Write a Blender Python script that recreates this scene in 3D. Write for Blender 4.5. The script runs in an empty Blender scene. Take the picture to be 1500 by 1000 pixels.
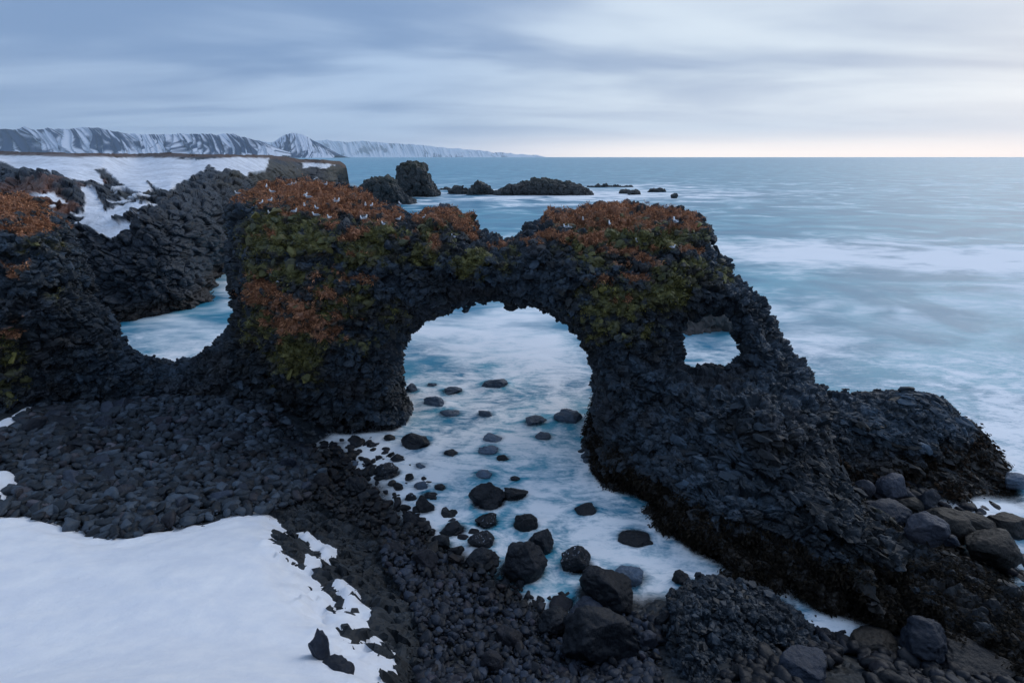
import bpy, bmesh, math, random
import numpy as np
from mathutils import Vector

rng = np.random.default_rng(7)
random.seed(7)
sc = bpy.context.scene

# ------------------------------------------------------------------ camera
CAMZ, FPX = 14.0, 750.0
PITCH = math.atan(270.0 / 750.0)
cam_d = bpy.data.cameras.new('camera')
cam = bpy.data.objects.new('camera', cam_d)
sc.collection.objects.link(cam)
cam.location = (0, 0, CAMZ)
cam.rotation_euler = (math.pi / 2 - PITCH, 0, 0)
cam_d.sensor_width = 36.0
cam_d.lens = 18.0
cam_d.clip_start = 0.2
cam_d.clip_end = 120000
sc.camera = cam

# ------------------------------------------------------------------ render settings
sc.render.engine = 'CYCLES'
cy = sc.cycles
cy.max_bounces = 5; cy.diffuse_bounces = 2; cy.glossy_bounces = 2
cy.transparent_max_bounces = 6; cy.transmission_bounces = 2; cy.volume_bounces = 1
cy.use_denoising = True
try: cy.denoiser = 'OPENIMAGEDENOISE'
except Exception: pass
cy.caustics_reflective = False; cy.caustics_refractive = False
sc.view_settings.view_transform = 'Standard'
sc.view_settings.look = 'None'
sc.view_settings.gamma = 1.0
sc.view_settings.use_curve_mapping = False
sc.view_settings.exposure = 0.42

# ------------------------------------------------------------------ node helper
class NT:
    def __init__(s, tree):
        s.t = tree; tree.nodes.clear()
    def n(s, typ, **kw):
        nd = s.t.nodes.new(typ)
        for k, v in kw.items():
            if k.startswith('i_'):
                key = k[2:]
                key = int(key) if key.isdigit() else key.replace('_', ' ')
                if isinstance(v, bpy.types.NodeSocket): s.t.links.new(v, nd.inputs[key])
                else: nd.inputs[key].default_value = v
            else: setattr(nd, k, v)
        return nd
    def math(s, op, a, b=None, clamp=False):
        nd = s.t.nodes.new('ShaderNodeMath'); nd.operation = op; nd.use_clamp = clamp
        for i, v in enumerate((a, b)):
            if v is None: continue
            if isinstance(v, bpy.types.NodeSocket): s.t.links.new(v, nd.inputs[i])
            else: nd.inputs[i].default_value = v
        return nd.outputs[0]
    def mix(s, f, a, b, blend='MIX'):
        nd = s.t.nodes.new('ShaderNodeMix'); nd.data_type = 'RGBA'; nd.blend_type = blend
        for i, v in ((0, f), (6, a), (7, b)):
            if isinstance(v, bpy.types.NodeSocket): s.t.links.new(v, nd.inputs[i])
            elif i and len(v) == 3: nd.inputs[i].default_value = (*v, 1)
            else: nd.inputs[i].default_value = v
        return nd.outputs[2]
    def ss(s, v, lo, hi):
        nd = s.t.nodes.new('ShaderNodeMapRange'); nd.interpolation_type = 'SMOOTHSTEP'
        s.t.links.new(v, nd.inputs[0]); nd.inputs[1].default_value = lo; nd.inputs[2].default_value = hi
        return nd.outputs[0]
    def noise(s, vec, scale, detail=4, rough=.55, dist=0.0):
        nd = s.n('ShaderNodeTexNoise', i_Scale=scale, i_Detail=detail, i_Roughness=rough, i_Distortion=dist)
        if vec is not None: s.t.links.new(vec, nd.inputs['Vector'])
        return nd.outputs[0]
    def mapping(s, vec, scale=(1, 1, 1), rot=(0, 0, 0), loc=(0, 0, 0)):
        nd = s.n('ShaderNodeMapping'); s.t.links.new(vec, nd.inputs[0])
        nd.inputs['Scale'].default_value = scale; nd.inputs['Rotation'].default_value = rot
        nd.inputs['Location'].default_value = loc
        return nd.outputs[0]

# ------------------------------------------------------------------ world: overcast sky, glow on the horizon to the right
SUN_AZ = math.radians(48)      # to the right of the view direction
world = bpy.data.worlds.new('World'); sc.world = world; world.use_nodes = True
w = NT(world.node_tree)
tc = w.n('ShaderNodeTexCoord').outputs['Generated']
nrm = w.n('ShaderNodeVectorMath', operation='NORMALIZE', i_0=tc).outputs[0]
sep = w.n('ShaderNodeSeparateXYZ', i_0=nrm)
X, Y, Z = sep.outputs
el = w.math('MAXIMUM', Z, 0.0)
den = w.math('ADD', el, 0.10)
comb = w.n('ShaderNodeCombineXYZ')
w.t.links.new(w.math('DIVIDE', X, den), comb.inputs[0]); w.t.links.new(w.math('DIVIDE', Y, den), comb.inputs[1])
pl = comb.outputs[0]
n1 = w.noise(w.mapping(pl, (.30, .62, 1), (0, 0, .30)), 1.0, 4, .50, .5)
n2 = w.noise(w.mapping(pl, (.8, 1.4, 1), (0, 0, .35), (3, 1, 0)), 1.0, 4, .52, .3)
cl = w.math('ADD', w.math('MULTIPLY', n1, .80), w.math('MULTIPLY', n2, .20))
clf = w.ss(cl, .39, .61)
# closeness to the glow azimuth
dot = w.math('ADD', w.math('MULTIPLY', X, math.sin(SUN_AZ)), w.math('MULTIPLY', Y, math.cos(SUN_AZ)))
glow = w.ss(dot, .45, .92)
low = w.math('SUBTRACT', 1.0, w.ss(Z, 0.0, .155))
vlow = w.math('SUBTRACT', 1.0, w.ss(Z, 0.0, .05))
dark = w.mix(glow, (.160, .250, .425), (.285, .355, .49))
lite = w.mix(glow, (.35, .46, .63), (.58, .65, .72))
c = w.mix(clf, dark, lite)
c = w.mix(w.math('MULTIPLY', low, w.math('ADD', w.math('MULTIPLY', glow, .6), .12)), c, (.78, .80, .84))
horz = w.mix(glow, (.54, .61, .74), (1.65, 1.36, 1.10))
c = w.mix(w.math('MULTIPLY', vlow, .85), c, horz)
sky = w.n('ShaderNodeTexSky', sky_type='NISHITA', sun_disc=False, sun_elevation=math.radians(12), sun_rotation=SUN_AZ)
skym = w.n('ShaderNodeVectorMath', operation='SCALE', i_0=sky.outputs[0], i_Scale=0.1)
c10 = w.n('ShaderNodeVectorMath', operation='SCALE', i_0=w.mix(.06, c, skym.outputs[0]), i_Scale=10.0)
bg = w.n('ShaderNodeBackground', i_Color=c10.outputs[0], i_Strength=0.1)
w.n('ShaderNodeOutputWorld', i_Surface=bg.outputs[0])

sun_d = bpy.data.lights.new('sun', 'SUN'); sun = bpy.data.objects.new('sun', sun_d); sc.collection.objects.link(sun)
sun_d.energy = 0.8; sun_d.angle = math.radians(40); sun_d.color = (1.0, .98, .965)
sd = Vector((math.sin(SUN_AZ) * math.cos(.62), math.cos(SUN_AZ) * math.cos(.62), math.sin(.62)))
sun.rotation_euler = sd.to_track_quat('Z', 'Y').to_euler()

# ------------------------------------------------------------------ numeric tools
cp, sp = math.cos(PITCH), math.sin(PITCH)
def ray(px, py):
    xc = (np.asarray(px, float) - 750) / FPX; yc = (500 - np.asarray(py, float)) / FPX
    return xc, cp + yc * sp, -sp + yc * cp
def at_z(px, py, z):
    x, y, zz = ray(px, py); t = (z - CAMZ) / zz
    return x * t, y * t, z + 0 * t
def at_y(px, py, Yd):
    x, y, zz = ray(px, py); t = Yd / y
    return x * t, y * t, CAMZ + zz * t
def proj(x, y, z):
    dz = z - CAMZ
    d = np.maximum(y * cp - dz * sp, .3); u = y * sp + dz * cp
    return 750 + FPX * x / d, 500 - FPX * u / d, d

LAT = rng.random((32, 32, 32)).astype(np.float32) * 2 - 1
CELL = rng.random((32, 32, 32, 8)).astype(np.float32)
def vnoise(x, y, z):
    xi = np.floor(x); yi = np.floor(y); zi = np.floor(z)
    fx, fy, fz = x - xi, y - yi, z - zi
    fx = fx * fx * (3 - 2 * fx); fy = fy * fy * (3 - 2 * fy); fz = fz * fz * (3 - 2 * fz)
    x0 = xi.astype(np.int32) & 31; y0 = yi.astype(np.int32) & 31; z0 = zi.astype(np.int32) & 31
    x1 = (x0 + 1) & 31; y1 = (y0 + 1) & 31; z1 = (z0 + 1) & 31
    def L(a, b, t): return a + (b - a) * t
    return L(L(L(LAT[x0, y0, z0], LAT[x1, y0, z0], fx), L(LAT[x0, y1, z0], LAT[x1, y1, z0], fx), fy),
             L(L(LAT[x0, y0, z1], LAT[x1, y0, z1], fx), L(LAT[x0, y1, z1], LAT[x1, y1, z1], fx), fy), fz)
def fbm(x, y, z, o=4, g=.5):
    s = 0; a = 1; t = 0
    for i in range(o):
        s = s + a * vnoise(x * 2 ** i + 7.3 * i, y * 2 ** i + 3.1 * i, z * 2 ** i + 5.7 * i); t += a; a *= g
    return s / t
def voronoi(P):
    """P (N,3) scaled to unit cells -> f1, f2, random values of the nearest cell (N,8), vector from its site"""
    P = P.astype(np.float32); base = np.floor(P).astype(np.int32); N = len(P)
    f1 = np.full(N, 9, np.float32); f2 = f1.copy()
    best = np.zeros((N, 3), np.int32); bv = np.zeros((N, 3), np.float32)
    for i in (-1, 0, 1):
        for j in (-1, 0, 1):
            for k in (-1, 0, 1):
                c = base + np.array((i, j, k), np.int32); q = c & 31
                r = CELL[q[:, 0], q[:, 1], q[:, 2]]
                v = P - (c + r[:, :3]); d = np.einsum('ij,ij->i', v, v)
                m = d < f1
                f2 = np.where(m, f1, np.minimum(f2, d)); f1 = np.where(m, d, f1)
                best[m] = q[m]; bv[m] = v[m]
    return np.sqrt(f1), np.sqrt(f2), CELL[best[:, 0], best[:, 1], best[:, 2]], bv
def sstep(x, a, b):
    t = np.clip((x - a) / (b - a), 0, 1); return t * t * (3 - 2 * t)

GX = np.arange(-450, 1951, 3.0); GY = np.arange(100, 1251, 3.0)
GXX, GYY = np.meshgrid(GX, GY, indexing='ij')
def poly_sd(poly, X=None, Yy=None):
    X = GXX if X is None else X; Yy = GYY if Yy is None else Yy
    P = np.array(poly, float); Q = np.roll(P, -1, 0)
    d2 = np.full(X.shape, 1e12); ins = np.zeros(X.shape, bool)
    for (ax, ay), (bx, by) in zip(P, Q):
        ex, ey = bx - ax, by - ay
        t = np.clip(((X - ax) * ex + (Yy - ay) * ey) / (ex * ex + ey * ey + 1e-9), 0, 1)
        dx = X - ax - t * ex; dy = Yy - ay - t * ey
        np.minimum(d2, dx * dx + dy * dy, out=d2)
        if ay != by:
            ins ^= ((ay > Yy) != (by > Yy)) & (X < (bx - ax) * (Yy - ay) / (by - ay) + ax)
    d = np.sqrt(d2); return np.where(ins, d, -d)
class Rbf:
    """linear polyharmonic interpolation of scattered control values"""
    def __init__(s, pts, vals, sc_=1.0):
        P = np.array(pts, float) / sc_; n = len(P); s.s = sc_
        A = np.zeros((n + 3, n + 3)); A[:n, :n] = np.sqrt(((P[:, None] - P[None]) ** 2).sum(-1)) * -1
        A[:n, :n] -= np.eye(n) * 1e-4
        A[:n, n] = 1; A[:n, n + 1:] = P; A[n, :n] = 1; A[n + 1:, :n] = P.T
        b = np.zeros(n + 3); b[:n] = vals
        c = np.linalg.solve(A, b); s.P = P; s.c = c
    def __call__(s, X, Yy):
        X = X / s.s; Yy = Yy / s.s; n = len(s.P)
        r = s.c[n] + s.c[n + 1] * X + s.c[n + 2] * Yy
        for (a, b), c in zip(s.P, s.c[:n]): r = r - c * np.sqrt((X - a) ** 2 + (Yy - b) ** 2)
        return r
def look(G, px, py):
    u = np.clip((px - GX[0]) / 3, 0, len(GX) - 1.001); v = np.clip((py - GY[0]) / 3, 0, len(GY) - 1.001)
    i = u.astype(np.int32); j = v.astype(np.int32); fu = (u - i).astype(np.float32); fv = (v - j).astype(np.float32)
    return (G[i, j] * (1 - fu) + G[i + 1, j] * fu) * (1 - fv) + (G[i, j + 1] * (1 - fu) + G[i + 1, j + 1] * fu) * fv

def surface_nets(F, org, h):
    S = F > 0
    nx, ny, nz = F.shape
    acc = np.zeros((nx - 1, ny - 1, nz - 1), bool); allm = np.ones_like(acc)
    for i in (0, 1):
        for j in (0, 1):
            for k in (0, 1):
                s = S[i:nx - 1 + i, j:ny - 1 + j, k:nz - 1 + k]; acc |= s; allm &= s
    mix = acc & ~allm
    idx = np.full(mix.shape, -1, np.int32); ci = np.argwhere(mix).astype(np.int32); idx[mix] = np.arange(len(ci))
    pos = np.zeros((len(ci), 3), np.float32); cnt = np.zeros(len(ci), np.float32)
    for ax in range(3):
        o1, o2 = [a for a in range(3) if a != ax]
        for a in (0, 1):
            for b in (0, 1):
                p = ci.copy(); p[:, o1] += a; p[:, o2] += b; q = p.copy(); q[:, ax] += 1
                fa = F[p[:, 0], p[:, 1], p[:, 2]]; fb = F[q[:, 0], q[:, 1], q[:, 2]]
                m = (fa > 0) != (fb > 0); t = np.where(m, fa / np.where(m, fa - fb, 1), 0)
                v = p.astype(np.float32); v[:, ax] += t
                pos[m] += v[m]; cnt[m] += 1
    pos /= cnt[:, None]
    verts = pos * h + np.array(org, np.float32)
    quads = []
    for ax in range(3):
        o1, o2 = [(1, 2), (2, 0), (0, 1)][ax]
        sl0 = [slice(1, -1)] * 3; sl1 = [slice(1, -1)] * 3
        sl0[ax] = slice(0, -1); sl1[ax] = slice(1, None)
        A, B = S[tuple(sl0)], S[tuple(sl1)]
        e = np.argwhere(A != B); 
        if not len(e): continue
        off = np.ones(3, int); off[ax] = 0; p = e + off
        flip = B[tuple(e.T)]
        c = []
        for a, b in ((0, 0), (-1, 0), (-1, -1), (0, -1)):
            q = p.copy(); q[:, o1] += a; q[:, o2] += b; c.append(idx[q[:, 0], q[:, 1], q[:, 2]])
        q = np.stack(c, 1); q[flip] = q[flip][:, ::-1]
        quads.append(q)
    return verts, np.concatenate(quads)
def normals(V, Q):
    a = V[Q[:, 2]] - V[Q[:, 0]]; b = V[Q[:, -1]] - V[Q[:, 1]]
    n = np.cross(a, b); N = np.zeros_like(V)
    for k in range(3):
        for c in range(Q.shape[1]): N[:, k] += np.bincount(Q[:, c], n[:, k], len(V))
    return N / (np.linalg.norm(N, axis=1)[:, None] + 1e-9)
def subdiv(V, Q):
    n = len(V); E = np.concatenate([Q[:, [i, (i + 1) % 4]] for i in range(4)]); E.sort(1)
    key = E[:, 0].astype(np.int64) * n + E[:, 1]
    u, inv = np.unique(key, return_inverse=True)
    mid = (V[(u // n)] + V[(u % n)]) / 2; fc = V[Q].mean(1)
    m = (inv + n).reshape(4, -1).T; f = (np.arange(len(Q)) + n + len(u))
    NQ = np.concatenate([np.stack([Q[:, i], m[:, i], f, m[:, i - 1]], 1) for i in range(4)])
    return np.concatenate([V, mid, fc]).astype(np.float32), NQ
def compact(V, Q, keep, *att):
    Q = Q[keep]; used = np.zeros(len(V), bool); used[Q.ravel()] = True
    mp = np.cumsum(used) - 1
    return (V[used], mp[Q]) + tuple(a[used] for a in att)

# ------------------------------------------------------------------ object helpers
def mesh_from(name, V, Q, mat=None, cols=None, attrs=None, smooth=False):
    me = bpy.data.meshes.new(name)
    V = np.asarray(V, np.float32); Q = np.asarray(Q, np.int32); k = Q.shape[1]
    me.vertices.add(len(V)); me.vertices.foreach_set('co', V.ravel())
    me.loops.add(Q.size); me.loops.foreach_set('vertex_index', Q.ravel())
    me.polygons.add(len(Q)); me.polygons.foreach_set('loop_start', np.arange(0, Q.size, k, dtype=np.int32))
    me.polygons.foreach_set('use_smooth', np.full(len(Q), smooth))
    me.update(calc_edges=True)
    if cols is not None:
        if cols.shape[1] == 3: cols = np.concatenate([cols, np.zeros((len(cols), 1))], 1)
        a = me.attributes.new('col', 'FLOAT_COLOR', 'POINT'); a.data.foreach_set('color', cols.astype(np.float32).ravel())
    for n_, v in (attrs or {}).items():
        a = me.attributes.new(n_, 'FLOAT', 'POINT'); a.data.foreach_set('value', np.asarray(v, np.float32))
    if mat: me.materials.append(mat)
    return me
def link(name, me, parent=None, label=None, cat=None, group=None, kind=None, loc=None):
    o = bpy.data.objects.new(name, me); sc.collection.objects.link(o)
    if parent: o.parent = parent
    if label: o['label'] = label
    if cat: o['category'] = cat
    if group: o['group'] = group
    if kind: o['kind'] = kind
    if loc is not None: o.location = loc
    return o

# ------------------------------------------------------------------ materials
def rock_material(name, bump=.6, scale=7.0, strata=False, spec=.5, snow_pale=False):
    m = bpy.data.materials.new(name); m.use_nodes = True; t = NT(m.node_tree)
    at = t.n('ShaderNodeAttribute', attribute_name='col')
    geo = t.n('ShaderNodeNewGeometry').outputs['Position']
    n = t.noise(geo, scale, 5, .65)
    n_big = t.noise(geo, scale * .16, 4, .6)
    v = t.n('ShaderNodeTexVoronoi', i_Scale=scale * .75, feature='F1'); t.t.links.new(geo, v.inputs['Vector'])
    k = t.math('ADD', t.math('MULTIPLY', n, 1.1), t.math('MULTIPLY', n_big, .7))
    kk = t.n('ShaderNodeCombineColor', i_0=k, i_1=k, i_2=k).outputs[0]
    colr = t.mix(1.0, at.outputs['Color'], kk, 'MULTIPLY')
    hgt = t.math('ADD', t.math('MULTIPLY', n, .5), t.math('MULTIPLY', v.outputs['Distance'], -.7))
    bp = t.n('ShaderNodeBump', i_Strength=t.math('MULTIPLY', t.math('SUBTRACT', 1.0, at.outputs['Alpha']), bump) if snow_pale else bump, i_Distance=.08, i_Height=hgt)
    rough = t.math('SUBTRACT', t.math('ADD', .50, t.math('MULTIPLY', n, .4)), t.math('MULTIPLY', at.outputs['Alpha'], 0.0 if snow_pale else .34))
    b = t.n('ShaderNodeBsdfPrincipled', i_Base_Color=colr, i_Roughness=rough, i_Normal=bp.outputs[0])
    b.inputs['Specular IOR Level'].default_value = spec
    t.n('ShaderNodeOutputMaterial', i_Surface=b.outputs[0])
    return m
M_rock = rock_material('basalt_rock')
M_stone = rock_material('sea_stone', .45, 9.0, spec=.32)
M_far = rock_material('distant_rock', .8, 1.2, snow_pale=True)
def plain_stone(name, colr, wet=0.0, speck=None):
    m = bpy.data.materials.new(name); m.use_nodes = True; t = NT(m.node_tree)
    oi = t.n('ShaderNodeObjectInfo')
    geo = t.n('ShaderNodeNewGeometry').outputs['Position']
    n = t.noise(geo, 6.0, 6, .65); n2 = t.noise(geo, 1.3, 3, .5)
    k = t.math('MULTIPLY', t.math('ADD', .35, t.math('MULTIPLY', n, 1.3)), t.math('ADD', .6, t.math('MULTIPLY', oi.outputs['Random'], .8)))
    kk = t.n('ShaderNodeCombineColor', i_0=k, i_1=k, i_2=k).outputs[0]
    base = t.mix(t.ss(n2, .45, .7), colr, (colr[0] * 1.25, colr[1] * 1.1, colr[2] * 1.0))
    cc = t.mix(1.0, base, kk, 'MULTIPLY')
    if speck:
        s = t.noise(geo, 9.0, 5, .7)
        sz = t.n('ShaderNodeSeparateXYZ', i_0=t.n('ShaderNodeNewGeometry').outputs['Normal']).outputs[2]
        f = t.math('MULTIPLY', t.ss(s, .60, .68), t.ss(sz, .3, .8))
        cc = t.mix(f, cc, speck)
    vv = t.n('ShaderNodeTexVoronoi', i_Scale=8.0, feature='F1'); t.t.links.new(geo, vv.inputs['Vector'])
    hgt = t.math('ADD', t.math('ADD', n, t.math('MULTIPLY', t.noise(geo, 30.0, 3, .6), .35)), t.math('MULTIPLY', vv.outputs['Distance'], -.5))
    bp = t.n('ShaderNodeBump', i_Strength=.85, i_Distance=.06, i_Height=hgt)
    b = t.n('ShaderNodeBsdfPrincipled', i_Base_Color=cc, i_Roughness=.75 - .38 * wet, i_Normal=bp.outputs[0])
    b.inputs['Specular IOR Level'].default_value = .35
    t.n('ShaderNodeOutputMaterial', i_Surface=b.outputs[0])
    return m
M_b = {'dark': plain_stone('wet_black_boulder', (.0068, .0095, .0150), .5),
       'grey': plain_stone('grey_boulder', (.014, .021, .037), .4),
       'mist': plain_stone('wave_washed_boulder', (.065, .095, .140), .4),
       'foam': plain_stone('foam_flecked_boulder', (.008, .011, .017), .6, (.55, .6, .7)),
       'weed': plain_stone('weed_covered_boulder', (.008, .0075, .0075), .45),
       'pale': plain_stone('pale_worn_boulder', (.034, .040, .058), .45),
       'brown': plain_stone('brown_boulder', (.011, .012, .018), .35)}

def veg_material(name, rough=.9):
    m = bpy.data.materials.new(name); m.use_nodes = True; t = NT(m.node_tree)
    at = t.n('ShaderNodeAttribute', attribute_name='col')
    b = t.n('ShaderNodeBsdfPrincipled', i_Base_Color=at.outputs['Color'], i_Roughness=rough)
    b.inputs['Specular IOR Level'].default_value = .15
    t.n('ShaderNodeOutputMaterial', i_Surface=b.outputs[0])
    return m
M_veg = veg_material('dry_grass_and_moss')

def snow_material():
    m = bpy.data.materials.new('snow'); m.use_nodes = True; t = NT(m.node_tree)
    geo = t.n('ShaderNodeNewGeometry').outputs['Position']
    n = t.noise(geo, 1.4, 5, .6); n2 = t.noise(geo, 14.0, 4, .7); n3 = t.noise(geo, .35, 3, .5)
    cc = t.mix(t.ss(n, .3, .75), (.74, .77, .84), (.86, .87, .90))
    cc = t.mix(t.math('MULTIPLY', t.ss(t.noise(geo, 22.0, 3, .75), .72, .80), .7), cc, (.20, .18, .18))
    h = t.math('ADD', t.math('MULTIPLY', n, .8), t.math('MULTIPLY', n2, .25))
    bp = t.n('ShaderNodeBump', i_Strength=.5, i_Distance=.12, i_Height=h)
    b = t.n('ShaderNodeBsdfPrincipled', i_Base_Color=cc, i_Roughness=.7, i_Normal=bp.outputs[0])
    b.inputs['Subsurface Weight'].default_value = 0.0
    t.n('ShaderNodeOutputMaterial', i_Surface=b.outputs[0])
    return m
M_snow = snow_material()

# ------------------------------------------------------------------ massifs traced as outline + distance + thickness
def res(ctrl):
    """control (px,py,'z',v) or (px,py,Y) -> ((px,py),Y)"""
    P, Vv = [], []
    for c in ctrl:
        if c[2] == 'z': Vv.append(float(at_z(c[0], c[1], c[3])[1]))
        else: Vv.append(c[2])
        P.append(c[:2])
    return P, Vv
class Massif:
    def __init__(s, outline, front, thick, R, shrink=.13):
        s.shrink = shrink
        s.sd = poly_sd(outline).astype(np.float32)
        P, v = res(front); s.F = Rbf(P, v, 300.)(GXX, GYY).astype(np.float32)
        P, v = res(thick); s.T = np.maximum(Rbf(P, v, 300.)(GXX, GYY), 1.0).astype(np.float32)
        s.R = R
    def __call__(s, x, y, z):
        px, py, d = proj(x, y, z)
        sd = look(s.sd, px, py) * d / FPX - s.shrink
        F = look(s.F, px, py); h = look(s.T, px, py) / 2
        g = np.sqrt(np.maximum(1 - (1 - np.clip(sd / s.R, 0, 1)) ** 2, 0))
        f = h * g - np.abs(y - F - h)
        return np.where(sd < 0, np.minimum(sd, f), f)
    def build(s, lo, hi, h, nz=((.34, .50), (.20, 1.3)), dip=.35, strat=1.0):
        n = [int((b - a) / h) + 1 for a, b in zip(lo, hi)]
        F = np.empty(n, np.float32)
        ys = (lo[1] + np.arange(n[1]) * h).astype(np.float32)[None, :, None]; zs = (lo[2] + np.arange(n[2]) * h).astype(np.float32)[None, None, :]
        for i0 in range(0, n[0], 24):
            i1 = min(n[0], i0 + 24)
            x = (lo[0] + np.arange(i0, i1) * h).astype(np.float32)[:, None, None]
            x, y, z = np.broadcast_arrays(x, ys, zs)
            f = s(x, y, z).astype(np.float32)
            m = np.abs(f) < 1.6
            px, py, d = proj(x[m], y[m], z[m]); e = .25 + .75 * sstep(look(s.sd, px, py) * d / FPX, .1, 1.3)
            f0 = f[m].copy()
            for a, q in nz: f[m] += a * vnoise(x[m] * q, y[m] * q, z[m] * q * 1.3)
            bd = z[m] * .95 + x[m] * dip + .6 * vnoise(x[m] * .25, y[m] * .25, z[m] * .25)   # bedding planes
            f[m] += .30 * strat * vnoise(x[m] * .22 + y[m] * .1, y[m] * .22, bd * 1.9) + .12 * strat * vnoise(x[m] * .5, y[m] * .5, bd * 4.2 + 9)
            u1 = x[m] * .35 + y[m] * .25 + z[m] * .10; u2 = z[m] * .38 - x[m] * .16
            ck = np.exp(-(vnoise(u1, u2, y[m] * .2 + 5) / .055) ** 2) + .7 * np.exp(-(vnoise(x[m] * .12 + 3, y[m] * .12, bd * .8) / .06) ** 2)
            f[m] -= .42 * strat * ck
            f[m] = f0 + (f[m] - f0) * e
            F[i0:i1] = f
        F[0] = F[-1] = -1; F[:, 0] = F[:, -1] = -1; F[:, :, 0] = F[:, :, -1] = -1
        return surface_nets(F, lo, h)

def rockify(V, Q, cell=.55, amp=.22, aniso=(1, 1, 1.3), seed=0., fine=True):
    """push whole voronoi cells in and out and tilt them, so the surface breaks into blocks"""
    N = normals(V, Q)
    A = np.array(aniso) / cell
    f1, f2, r, bv = voronoi(V * A + seed)
    tilt = ((r[:, 3:6] - .5) * bv).sum(1)
    D = amp * ((r[:, 6] - .5) * 1.2 + tilt * 1.6 - .55 * np.exp(-(f2 - f1) * 9))
    if fine:
        g1, g2, q, qv = voronoi(V * A * 2.3 + seed + 11.3)
        D += amp * .42 * ((q[:, 6] - .5) + ((q[:, 3:6] - .5) * qv).sum(1) * 2 - .5 * np.exp(-(g2 - g1) * 8))
        h1, h2, w, wv = voronoi(V * A * 4.6 + seed + 5.1)
        D += amp * .16 * ((w[:, 6] - .5) + ((w[:, 3:6] - .5) * wv).sum(1) * 2)
        shade = .40 + .55 * r[:, 7] + .5 * q[:, 7] + .35 * w[:, 7]
    else: shade = .6 + .8 * r[:, 7]
    V2 = V + N * D[:, None]
    return V2.astype(np.float32), N, shade.astype(np.float32), (f2 - f1)

# ---- outline of the arch ridge in the photograph
OUT_A = [(-300, 250), (-120, 272), (-40, 282), (0, 285), (30, 284), (62, 290), (66, 300), (88, 318), (104, 332), (112, 352), (122, 365), (136, 400), (143, 440), (160, 452), (172, 470),
         (180, 490), (196, 508), (215, 520), (240, 527), (256, 529), (270, 525), (292, 518), (318, 498), (332, 482), (339, 462), (338, 440),
         (330, 405), (331, 370), (330, 330), (327, 305), (335, 292), (352, 284), (385, 270), (425, 264), (452, 263), (475, 270), (505, 272), (530, 280), (552, 297), (585, 301), (600, 314),
         (612, 309), (640, 303), (662, 301), (680, 309), (694, 310), (702, 330), (722, 343), (752, 349), (766, 333), (792, 321), (800, 309), (845, 306), (860, 298), (905, 297),
         (960, 299), (1000, 306), (1026, 314), (1048, 334), (1047, 366), (1072, 376), (1080, 405), (1100, 422), (1126, 440), (1127, 456), (1146, 478), (1160, 505), (1190, 546),
         (1215, 575), (1222, 640), (1238, 705), (1280, 742), (1330, 772), (1400, 805), (1500, 862), (1650, 950), (1900, 1100),
         (1900, 1350), (1500, 1220), (1400, 1150), (1300, 1100), (1200, 1050), (1080, 1000), (1000, 940), (940, 890), (890, 840), (850, 800), (838, 740),
         (843, 660), (858, 625), (868, 585), (867, 545), (858, 515), (842, 490), (820, 470), (800, 460), (782, 452), (765, 452), (745, 449), (720, 440), (700, 443),
         (672, 455), (655, 462), (640, 468), (622, 475), (603, 490), (592, 515), (590, 545), (597, 580), (610, 600), (614, 640), (618, 720), (615, 760), (480, 760),
         (420, 740), (380, 720), (200, 710), (0, 710), (-300, 760)]
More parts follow.
